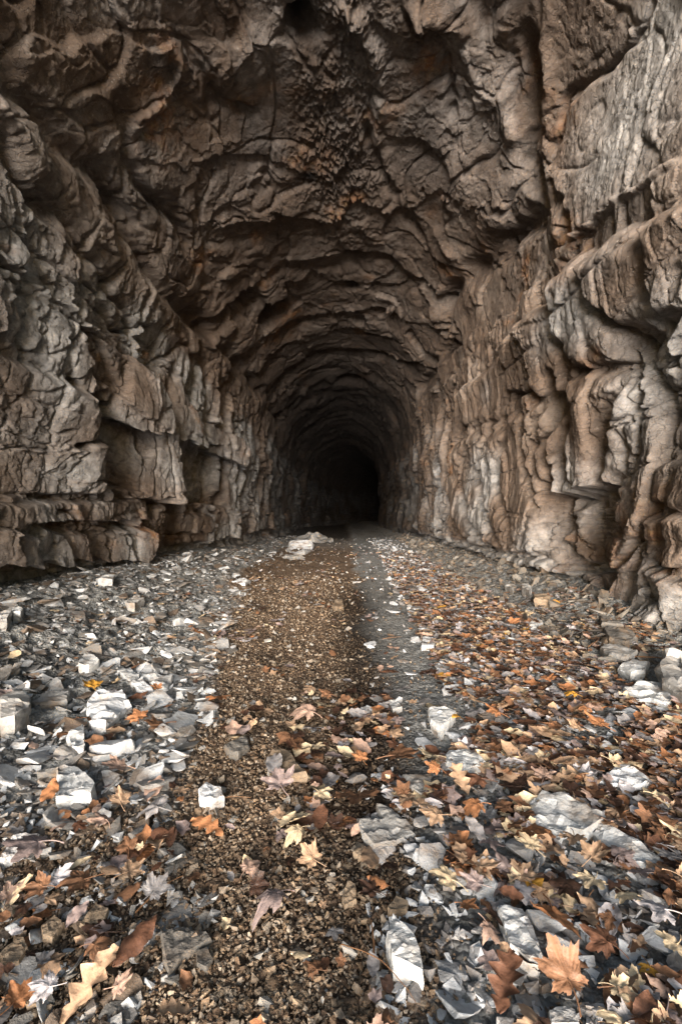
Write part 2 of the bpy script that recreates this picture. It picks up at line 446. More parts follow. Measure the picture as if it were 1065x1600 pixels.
    for (px, py, w_) in [(430, 487, .42), (548, 398, .25), (550, 445, .2), (548, 594, .6), (480, 265, .2), (470, 38, .2)]:  # shade painted into the hollows of the roof
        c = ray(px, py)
        painted_shade = np.maximum(painted_shade, np.exp(-(((P + warp - c) / w_) ** 2).sum(1)))
    # rock colour darkened deeper in, a painted fall-off of the daylight
    painted_shade = np.maximum(painted_shade, .72 * sst(11, 24, y + 3 * wx + 2 * w2))
    return D, rust, grey, painted_shade, W

ZP = {}
def build_band(ys, n):
    th = cols(n)
    Y, T = np.meshgrid(ys, th, indexing='ij')
    y = Y.ravel(); t = T.ravel()
    r = rad(t, y)
    P = np.stack([r * np.sin(t) + cx_of(y), y, ZC + r * np.cos(t)], 1)
    e = 1e-3
    r2 = rad(t + e, y)
    tx = r2 * np.sin(t + e) - r * np.sin(t); tz = r2 * np.cos(t + e) - r * np.cos(t)
    L = np.hypot(tx, tz)
    N = np.stack([-(-tz / L) * -1, np.zeros_like(y), -(tx / L)], 1)    # inward
    N[:, 0] = tz / L
    # make certain it points to the centre line
    s = np.sign(-(N[:, 0] * (P[:, 0] - cx_of(y)) + N[:, 2] * (P[:, 2] - ZC)))
    N *= s[:, None]
    P = P.astype(np.float32); N = N.astype(np.float32)
    D, rust, grey, painted_shade, W = wall_field(P, N, t.astype(np.float32), t)
    Q = P + N * D[:, None]
    # shelf edges sag a touch so ledges overhang
    Q[:, 2] -= (np.maximum(D, 0) * .25 * W)
    return dict(P=P, Q=Q.astype(np.float32), rust=rust, grey=grey, painted_shade=painted_shade, W=W, th=t, shape=Y.shape)

def geom(a, b, k):
    n = max(2, int(math.log(b / a) / k))
    return np.exp(np.linspace(math.log(a), math.log(b), n))
N1 = 1401
bands = [build_band(np.linspace(1.8, 3.3, 30), (N1 - 1) // 4 + 1),
         build_band(geom(3.3, 9.0, .0026), N1),
         build_band(geom(9.0, 20.0, .0034), (N1 - 1) // 2 + 1),
         build_band(geom(20.0, 120.0, .010), (N1 - 1) // 4 + 1)]
def snap(fine, frow, ratio):
    """fine row's in-between points moved onto the coarse row's edges so the bands meet"""
    ny, nx = fine['shape']
    Q = fine['Q'].reshape(ny, nx, 3)
    row = Q[frow].copy(); k = row[::ratio]
    src = np.arange(nx) / ratio; i = np.minimum(src.astype(int), len(k) - 2); f = (src - i)[:, None]
    Q[frow] = k[i] * (1 - f) + k[i + 1] * f
snap(bands[1], 0, 4); snap(bands[1], -1, 2); snap(bands[2], -1, 2)

def mesh_np(name, V, Fq, attrs=None, mat=None, smooth=True):
    me = bpy.data.meshes.new(name)
    V = np.ascontiguousarray(V, np.float32); Fq = np.ascontiguousarray(Fq, np.int32)
    k = Fq.shape[1]
    me.vertices.add(len(V)); me.vertices.foreach_set('co', V.ravel())
    me.loops.add(Fq.size); me.loops.foreach_set('vertex_index', Fq.ravel())
    me.polygons.add(len(Fq)); me.polygons.foreach_set('loop_start', np.arange(0, Fq.size, k, dtype=np.int32))
    me.update(calc_edges=True)
    me.polygons.foreach_set('use_smooth', np.full(len(Fq), smooth))
    for an, av in (attrs or {}).items():
        av = np.asarray(av, np.float32)
        if av.ndim == 1:
            a = me.attributes.new(an, 'FLOAT', 'POINT'); a.data.foreach_set('value', av)
        else:
            a = me.attributes.new(an, 'FLOAT_COLOR', 'POINT')
            if av.shape[1] == 3: av = np.concatenate([av, np.ones((len(av), 1), np.float32)], 1)
            a.data.foreach_set('color', np.ascontiguousarray(av, np.float32).ravel())
    if mat: me.materials.append(mat)
    return me

def link(name, me, parent=None, **props):
    o = bpy.data.objects.new(name, me)
    COL.objects.link(o)
    if parent: o.parent = parent
    for k, v in props.items():
        if v: o[k] = v
    return o

# ------------------------------------------------------------------ materials
class NT:
    def __init__(s, name):
        s.m = bpy.data.materials.new(name); s.m.use_nodes = True
        s.t = s.m.node_tree; s.b = s.t.nodes['Principled BSDF']
    def n(s, kind, **kw):
        nd = s.t.nodes.new(kind)
        for k, v in kw.items():
            if k in nd.inputs: nd.inputs[k].default_value = v
            else: setattr(nd, k, v)
        return nd
    def l(s, a, b): s.t.links.new(a, b)
    def noise(s, vec, scale, detail=4, rough=.55, dist=0):
        n = s.n('ShaderNodeTexNoise'); n.inputs['Scale'].default_value = scale; n.inputs['Detail'].default_value = detail
        n.inputs['Roughness'].default_value = rough; n.inputs['Distortion'].default_value = dist
        s.l(vec, n.inputs['Vector']); return n.outputs['Fac']
    def voro(s, vec, scale, feature='F1'):
        n = s.n('ShaderNodeTexVoronoi'); n.feature = feature; n.inputs['Scale'].default_value = scale
        s.l(vec, n.inputs['Vector']); return n
    def ramp(s, fac, stops):
        r = s.n('ShaderNodeValToRGB'); el = r.color_ramp.elements
        while len(el) < len(stops): el.new(.5)
        for e, (p, c) in zip(el, stops):
            e.position = p; e.color = tuple(c) + (1,) if len(c) == 3 else c
        s.l(fac, r.inputs[0]); return r.outputs[0]
    def mix(s, f, a, b, mode='MIX'):
        m = s.n('ShaderNodeMix'); m.data_type = 'RGBA'; m.blend_type = mode
        for i, v in ((0, f), (6, a), (7, b)):
            if hasattr(v, 'is_linked'): s.l(v, m.inputs[i])
            elif i == 0: m.inputs[i].default_value = v
            else: m.inputs[i].default_value = tuple(v) + (1,) if len(v) == 3 else v
        return m.outputs[2]
    def math(s, op, a, b=0.0, clamp=False):
        m = s.n('ShaderNodeMath'); m.operation = op; m.use_clamp = clamp
        for i, v in ((0, a), (1, b)):
            if hasattr(v, 'is_linked'): s.l(v, m.inputs[i])
            else: m.inputs[i].default_value = v
        return m.outputs[0]
    def attr(s, name, out='Fac'):
        a = s.n('ShaderNodeAttribute'); a.attribute_name = name; return a.outputs[out]
    def bump(s, h, strength, dist, prev=None):
        b = s.n('ShaderNodeBump'); b.inputs['Strength'].default_value = strength; b.inputs['Distance'].default_value = dist
        s.l(h, b.inputs['Height'])
        if prev is not None: s.l(prev, b.inputs['Normal'])
        return b.outputs[0]
def srgb(r, g, b):
    f = lambda c: (c / 255 / 12.92) if c / 255 <= .04045 else ((c / 255 + .055) / 1.055) ** 2.4
    return (f(r), f(g), f(b))
def gs(c): return (c, c, c)

def rock_material():
    t = NT('tunnel_rock')
    tc = t.n('ShaderNodeNewGeometry').outputs['Position']
    mp = t.n('ShaderNodeMapping'); mp.inputs['Scale'].default_value = (1, .35, 3.2); t.l(tc, mp.inputs['Vector'])
    str_ = mp.outputs[0]
    n1 = t.noise(tc, .9, 5, .6, .4)
    n2 = t.noise(tc, 6, 6, .65)
    n3 = t.noise(str_, 7, 5, .6, .3)
    base = t.ramp(n1, [(.28, srgb(84, 71, 61)), (.5, srgb(122, 106, 93)), (.72, srgb(156, 143, 131))])
    base = t.mix(t.math('MULTIPLY', n3, .55), base, srgb(96, 78, 64))
    base = t.mix(.6, base, t.ramp(n2, [(.3, gs(.26)), (.52, gs(.62)), (.72, gs(1.05))]), 'MULTIPLY')
    grey = t.ramp(n2, [(.25, srgb(84, 84, 83)), (.5, srgb(142, 141, 139)), (.75, srgb(190, 189, 187))])
    c = t.mix(t.math('MULTIPLY', t.attr('grey'), .8), base, grey)
    rust = t.ramp(t.noise(tc, 9, 5, .7), [(.3, srgb(74, 46, 26)), (.5, srgb(140, 90, 48)), (.68, srgb(182, 146, 92))])
    rf = t.math('MULTIPLY', t.attr('rust'), t.ramp(t.noise(tc, 4, 5, .7), [(.38, gs(0)), (.58, gs(1))]))
    c = t.mix(t.math('MULTIPLY', rf, .8), c, rust)
    # dusty pale mineral bloom in flecks
    c = t.mix(t.math('MULTIPLY', t.ramp(t.noise(tc, 22, 5, .75), [(.60, gs(0)), (.70, gs(1))]), .35), c, srgb(205, 196, 184))
    c = t.mix(t.ramp(t.noise(str_, 2.3, 4, .6, 1.0), [(.62, gs(0)), (.74, gs(.55))]), c, srgb(60, 48, 40))
    c = t.mix(t.attr('painted_shade'), c, srgb(16, 13, 12))  # painted shade: hollows and deep bore darkened in the colour
    t.l(c, t.b.inputs['Base Color'])
    t.b.inputs['Roughness'].default_value = .78
    t.b.inputs['Specular IOR Level'].default_value = .3
    h = t.math('ADD', t.math('MULTIPLY', t.noise(tc, 16, 7, .68), 1.0), t.math('MULTIPLY', t.noise(str_, 22, 4, .6), .6))
    cv = t.n('ShaderNodeTexVoronoi'); cv.feature = 'DISTANCE_TO_EDGE'; cv.inputs['Scale'].default_value = 3.2
    wv = t.n('ShaderNodeVectorMath'); wv.operation = 'ADD'; nz = t.n('ShaderNodeTexNoise'); nz.inputs['Scale'].default_value = 3.5; nz.inputs['Detail'].default_value = 5
    t.l(tc, nz.inputs['Vector']); t.l(tc, wv.inputs[0]); t.l(nz.outputs['Color'], wv.inputs[1]); t.l(wv.outputs[0], cv.inputs['Vector'])
    crack = t.ramp(cv.outputs['Distance'], [(0, gs(0)), (.035, gs(1))])
    h = t.math('ADD', h, t.math('MULTIPLY', crack, .35))
    b1 = t.bump(h, 1.0, .024)
    b2 = t.bump(t.noise(tc, 75, 4, .75), .8, .010, b1)
    t.l(b2, t.b.inputs['Normal'])
    return t.m

def ground_material():
    t = NT('tunnel_floor')
    tc = t.n('ShaderNodeNewGeometry').outputs['Position']
    n1 = t.noise(tc, 3, 6, .65)
    n2 = t.noise(tc, 26, 5, .7)
    v = t.voro(tc, 55)
    brown = t.ramp(n2, [(.3, srgb(68, 54, 43)), (.5, srgb(108, 89, 72)), (.72, srgb(146, 125, 104))])
    brown = t.mix(.35, brown, t.ramp(v.outputs['Color'], [(.2, gs(.4)), (.8, gs(1))]), 'MULTIPLY')
    grey = t.ramp(n2, [(.3, srgb(82, 82, 80)), (.5, srgb(122, 122, 120)), (.75, srgb(164, 164, 162))])
    c = t.mix(t.attr('mud'), brown, grey)
    c = t.mix(t.math('MULTIPLY', t.attr('damp_and_shade'), .92), c, srgb(34, 28, 24))  # soil colour carries a painted shadow strip as well as wet patches
    t.l(c, t.b.inputs['Base Color'])
    rg = t.math('SUBTRACT', .88, t.math('MULTIPLY', t.attr('damp_and_shade'), t.ramp(n1, [(.35, gs(.1)), (.65, gs(.45))])))
    t.l(rg, t.b.inputs['Roughness'])
    t.b.inputs['Specular IOR Level'].default_value = .3
    b1 = t.bump(t.math('ADD', t.noise(tc, 34, 6, .7), t.math('MULTIPLY', v.outputs['Distance'], -1.0)), .9, .014)
    t.l(t.bump(t.noise(tc, 170, 3, .6), .5, .003, b1), t.b.inputs['Normal'])
    return t.m

def stone_material():
    t = NT('shale_stone')
    tc = t.n('ShaderNodeNewGeometry').outputs['Position']
    oc = t.n('ShaderNodeTexCoord').outputs['Object']
    info = t.n('ShaderNodeObjectInfo')
    c = t.mix(1.0, t.attr('Col', 'Color'), info.outputs['Color'], 'MULTIPLY')
    c = t.mix(.75, c, t.ramp(t.noise(tc, 14, 6, .7), [(.28, gs(.38)), (.5, gs(.85)), (.7, gs(1.1))]), 'MULTIPLY')
    c = t.mix(t.ramp(t.noise(tc, 7, 4, .6), [(.50, gs(0)), (.66, gs(.75))]), c, srgb(112, 94, 76))
    t.l(c, t.b.inputs['Base Color'])
    t.b.inputs['Roughness'].default_value = .75
    t.b.inputs['Specular IOR Level'].default_value = .3
    mp = t.n('ShaderNodeMapping'); mp.inputs['Scale'].default_value = (1, 1, 4); t.l(oc, mp.inputs['Vector'])
    b1 = t.bump(t.noise(tc, 26, 6, .7), .8, .014)
    t.l(t.bump(t.noise(tc, 140, 3, .6), .5, .003, b1), t.b.inputs['Normal'])
    return t.m

def leaf_material():
    t = NT('dry_leaf')
    tc = t.n('ShaderNodeNewGeometry').outputs['Position']
    info = t.n('ShaderNodeObjectInfo')
    c = t.mix(1.0, t.attr('Col', 'Color'), info.outputs['Color'], 'MULTIPLY')
    c = t.mix(.8, c, t.ramp(t.noise(tc, 30, 5, .7), [(.3, gs(.45)), (.5, gs(.9)), (.7, gs(1.15))]), 'MULTIPLY')
    c = t.mix(t.ramp(t.noise(tc, 55, 3, .6), [(.60, gs(0)), (.72, gs(.6))]), c, srgb(70, 42, 26))
    t.l(c, t.b.inputs['Base Color'])
    t.b.inputs['Roughness'].default_value = .55
    t.b.inputs['Specular IOR Level'].default_value = .35
    t.l(t.bump(t.noise(tc, 90, 4, .6), .6, .004), t.b.inputs['Normal'])
    return t.m

M_ROCK, M_GROUND, M_STONE, M_LEAF = rock_material(), ground_material(), stone_material(), leaf_material()

# ------------------------------------------------------------------ walls and roof
allV, allF, off = [], [], 0
at = {k: [] for k in ('rust', 'grey', 'painted_shade')}
base, thall = [], []
for bd in bands:
    ny, nx = bd['shape']
    i = np.arange(ny - 1)[:, None] * nx + np.arange(nx - 1)[None, :]
    q = np.stack([i, i + nx, i + nx + 1, i + 1], -1).reshape(-1, 4) + off
    allV.append(bd['Q']); allF.append(q); base.append(bd['P']); thall.append(bd['th'])
    for k in at: at[k].append(bd[k])
    off += ny * nx
V = np.concatenate(allV); Fq = np.concatenate(allF); B = np.concatenate(base); T = np.concatenate(thall)
at = {k: np.concatenate(v) for k, v in at.items()}
fc = B[Fq].mean(1); ft = T[Fq].mean(1)
fs = np.interp(ft, tt, arc)
region = np.where(ft < -1.02, 0, np.where(ft > 1.0, 2, 1))
def submesh(name, mask, parent=None, **props):
    f = Fq[mask]
    used, inv = np.unique(f, return_inverse=True)
    me = mesh_np(name, V[used], inv.reshape(f.shape), {k: v[used] for k, v in at.items()}, M_ROCK)
    return link(name, me, parent, **props)
for ri, nm, key in ((0, 'left_wall', 'left'), (1, 'roof', 'roof'), (2, 'right_wall', 'right')):
    rest = region == ri
    todo = []
    for pname, q, *_o in PLATES:
        if not pname: continue
        bb = rest & (fc[:, 1] > q[:, 0].min()) & (fc[:, 1] < q[:, 0].max()) & (fs > q[:, 1].min()) & (fs < q[:, 1].max())
        idx = np.nonzero(bb)[0]
        m = np.zeros(len(fc), bool)
        if len(idx): m[idx[poly_sd(fc[idx, 1], fs[idx], q) > 0]] = True
        if m.sum() > 30:
            todo.append((pname, m)); rest = rest & ~m
    w = submesh(nm, rest, kind='structure')
    for pname, m in todo: submesh(pname, m, w)
# heap of fallen rock that closes the far end, its darkness painted into the colour
ecx = float(cx_of(np.array([118.0]))[0])
nn = 24
gx, gz = np.meshgrid(np.linspace(ecx - 4.5, ecx + 4.5, nn), np.linspace(-.5, 8.5, nn), indexing='ij')
ev = np.stack([gx.ravel(), 116 + gz.ravel() * .2 + fbm(gx.ravel(), gz.ravel(), gx.ravel() * 0, 3), gz.ravel()], 1)
ii = (np.arange(nn - 1)[:, None] * nn + np.arange(nn - 1)[None]).ravel()
link('tunnel_end', mesh_np('tunnel_end', ev, np.stack([ii, ii + nn, ii + nn + 1, ii + 1], 1), {'rust': np.zeros(len(ev)), 'grey': np.zeros(len(ev)), 'painted_shade': np.full(len(ev), .6)}, M_ROCK), kind='structure')

# ------------------------------------------------------------------ floor
def ground_z(x, y):
    x = np.asarray(x, np.float32); y = np.asarray(y, np.float32); o = x * 0
    n = pn(x * .8, y * .8, o) * .10
    tl = sst(1.5, 3.6, -x + n * 2) * .40 * (1 - .5 * sst(9, 16, y))            # debris banked against the left wall
    tr = sst(2.1, 3.2, x - n * 2) * .24 * sst(3.5, 5.5, y)
    rut = -.035 * np.exp(-((x - .05) / .16) ** 2) * sst(.8, 1.6, y) - .03 * np.exp(-((x - 1.0 + .0 * y) / .3) ** 2) * sst(5, 8, y)
    return tl + tr + rut + n * .5 + .018 * fbm(x * 3.3, y * 3.3, o + 5, 3)

def floor_mask(x, y):
    o = x * 0
    w = pn(x * 1.1, y * 1.1, o + 3) * .35 + pn(x * 4, y * 4, o + 3) * .14
    # worn grey mud strip right of the middle, grey rubble at both sides, brown gravel between
    xl = -.55 - .22 * np.clip(y - 1.6, 0, 7)
    mud = sst(-.10, .10, x - (.16 + .012 * y) + w * .9)
    mud = np.maximum(mud, sst(-.15, .15, xl - x + w) * sst(1.6, 2.1, y + w))
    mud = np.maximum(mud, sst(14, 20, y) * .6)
    damp_and_shade = .95 * np.exp(-((x - .10 - .012 * y + w * .25) / (.11 + .028 * y)) ** 2) * sst(1.2, 1.7, y) * (1 - sst(6, 10, y))  # shadow strip painted down the middle of the floor
    damp_and_shade = np.maximum(damp_and_shade, .75 * np.exp(-(((x + .62) / .18) ** 2 + ((y - 3.85) / .22) ** 2)))
    damp_and_shade = np.maximum(damp_and_shade, sst(18, 26, y + w * 14) * .9 * (1 - sst(.2, .6, x + w)))
    damp_and_shade = np.maximum(damp_and_shade, sst(.12, .34, pn(x * 2.1, y * 1.3, o + 14)) * .45)
    return mud, damp_and_shade

gy = np.concatenate([geom(.65, 12.0, .0052), geom(12.0, 118.0, .012)[1:]])
u = np.linspace(-1, 1, 561)
wd = np.minimum(4.3, gy + 1.0)
X = u[None, :] * wd[:, None] + cx_of(gy)[:, None]; Y = np.repeat(gy[:, None], len(u), 1)
x = X.ravel().astype(np.float32); y = Y.ravel().astype(np.float32); o = x * 0
mud, damp_and_shade = floor_mask(x, y)
z = ground_z(x, y)
g1, e1, _ = facet(x * 9 + pn(x * 5, y * 5, o), y * 9, o, 1)
g2, e2, _ = facet(x * 34 + pn(x * 15, y * 15, o) * .8, y * 34, o, 1)
rub = np.maximum(sst(.9, 1.8, -x), sst(1.7, 2.6, x))
z += .035 * g1 * rub + .012 * g2 * (.35 + .65 * (1 - mud * .6)) - .008 * np.exp(-(e2 / .1) ** 2) * (1 - mud)
z += .006 * fbm(x * 22, y * 22, o, 3)
nx = len(u); i = (np.arange(len(gy) - 1)[:, None] * nx + np.arange(nx - 1)[None]).ravel()
link('ground', mesh_np('ground', np.stack([x, y, z], 1), np.stack([i, i + 1, i + nx + 1, i + nx], 1), {'mud': mud, 'damp_and_shade': damp_and_shade}, M_GROUND), kind='structure')
# unseen ground carried on coarsely behind the camera; drop added to let low sun in
gx, gyy = np.meshgrid(np.linspace(-60, 60, 121), np.concatenate([np.linspace(-80, -6, 38), np.linspace(-5, 4, 30)]), indexing='ij')
xx = gx.ravel(); yy_ = gyy.ravel()
zz_ = -.07 + .05 * pn(xx * .5, yy_ * .5, xx * 0) - np.maximum(0, -.5 - yy_) * .36
nyy = gyy.shape[1]; i = (np.arange(120)[:, None] * nyy + np.arange(nyy - 1)[None]).ravel()
link('unseen_ground_outside', mesh_np('unseen_ground_outside', np.stack([xx, yy_, zz_], 1), np.stack([i, i + nyy, i + nyy + 1, i + 1], 1), {'mud': xx * 0 + .5, 'damp_and_shade': xx * 0}, M_GROUND), kind='structure')

def gpos(px, py, h=0.0):
    """photo pixel -> point on the floor raised by h"""
    u_ = (px - 535.0) / 711.0; w_ = (py - 805.0) / 711.0
    yv = (HZ - h) / w_
    for _ in range(6):
        g = float(ground_z(np.array([u_ * yv]), np.array([yv]))[0])
        yv = .5 * yv + .5 * (HZ - h - g) / w_
    return Vector((u_ * yv, yv, g + h))
# ------------------------------------------------------------------ stones
def slab_mesh(name, seed, flat=.35, pts=16, sub=1, rough=.05):
    r = random.Random(seed)
    bm = bmesh.new()
    for k in range(pts):
        a = r.uniform(0, 6.283); q = r.uniform(.55, 1.0)
        bm.verts.new((math.cos(a) * q * .5, math.sin(a) * q * .5 * r.uniform(.6, 1), r.choice((-1, 1)) * flat * .5 * r.uniform(.5, 1)))
    res = bmesh.ops.convex_hull(bm, input=bm.verts)
    bmesh.ops.delete(bm, geom=[g for g in res['geom_interior'] if isinstance(g, bmesh.types.BMVert)], context='VERTS')
    bmesh.ops.dissolve_limit(bm, angle_limit=R(9), verts=bm.verts, edges=bm.edges)
    if sub:
        bmesh.ops.bevel(bm, geom=list(bm.edges), offset=.018, segments=1, affect='EDGES', clamp_overlap=True)
        bmesh.ops.triangulate(bm, faces=bm.faces)
        for _ in range(sub):
            long = [e for e in bm.edges if e.calc_length() > .16]
            bmesh.ops.subdivide_edges(bm, edges=long, cuts=1)
            bmesh.ops.triangulate(bm, faces=bm.faces)
        co = np.array([v.co for v in bm.verts], np.float32)
        d = fbm(co[:, 0] * 5 + seed, co[:, 1] * 5, co[:, 2] * 5, 2)
        for v, k in zip(bm.verts, d): v.co += v.co.normalized() * float(k) * rough
    bmesh.ops.triangulate(bm, faces=bm.faces)
    bmesh.ops.recalc_face_normals(bm, faces=bm.faces)
    me = bpy.data.meshes.new(name); bm.to_mesh(me); bm.free()
    a = me.attributes.new('Col', 'FLOAT_COLOR', 'POINT')
    a.data.foreach_set('color', np.ones(len(me.vertices) * 4, np.float32))
    me.materials.append(M_STONE)
    return me

def outline_rock(name, poly, th, zf, col, lift=0.0, tiltx=0.0, seed=0):
    """a stone whose top follows an outline on the floor, with sides, underside and broken relief"""
    r = random.Random(seed)
    th = th * .68
    P = [gpos(*zf(*p), h=th + lift) for p in poly]
    c = sum(P, Vector()) / len(P)
    size = max((p - c).length for p in P)
    gz = c.z - th - lift
    bm = bmesh.new()
    L = [p - c for p in P]
    top = [bm.verts.new((p.x * .94, p.y * .94, r.uniform(-.10, .06) * th)) for p in L]
    mid = [bm.verts.new((p.x * r.uniform(1.0, 1.05), p.y * r.uniform(1.0, 1.05), -th * r.uniform(.25, .45))) for p in L]
    bot = [bm.verts.new((p.x * .93, p.y * .93, -th - lift - .03)) for p in L]
    n = len(L)
    for ring_a, ring_b in ((top, mid), (mid, bot)):
        for k in range(n):
            bm.faces.new((ring_a[k], ring_a[(k + 1) % n], ring_b[(k + 1) % n], ring_b[k]))
    bm.faces.new(top); bm.faces.new(list(reversed(bot)))
    bmesh.ops.recalc_face_normals(bm, faces=bm.faces)
    bmesh.ops.triangulate(bm, faces=bm.faces)
    lim = max(.012, size * .16)
    for _ in range(3):
        long = [e for e in bm.edges if e.calc_length() > lim]
        if not long: break
        bmesh.ops.subdivide_edges(bm, edges=long, cuts=1)
        bmesh.ops.triangulate(bm, faces=bm.faces)
    co = np.array([v.co for v in bm.verts], np.float32)
    k = 1 / size
    d = fbm(co[:, 0] * 2.2 * k + seed, co[:, 1] * 2.2 * k, co[:, 2] * 5 * k, 3)
    hq, _, _ = facet(co[:, 0] * 2.4 * k + seed, co[:, 1] * 2.4 * k, co[:, 2] * 3 * k, 1)
    nm = np.array([v.normal for v in bm.verts], np.float32)
    for v, a, b, q in zip(bm.verts, d, hq, nm):
        m = Vector((float(q[0]) * .5, float(q[1]) * .5, float(q[2])))
        v.co += m * (float(a) * .10 * size + float(b) * .05 * size)
    bmesh.ops.recalc_face_normals(bm, faces=bm.faces)
    me = bpy.data.meshes.new(name); bm.to_mesh(me); bm.free()
    a = me.attributes.new('Col', 'FLOAT_COLOR', 'POINT')
    a.data.foreach_set('color', np.ones(len(me.vertices) * 4, np.float32))
    me.materials.append(M_STONE)
    me.polygons.foreach_set('use_smooth', np.full(len(me.polygons), False))
    o = bpy.data.objects.new(name, me); COL.objects.link(o)
    o.location = c; o.rotation_euler = (tiltx, 0, 0)
    o.color = (*col, 1)
    return o

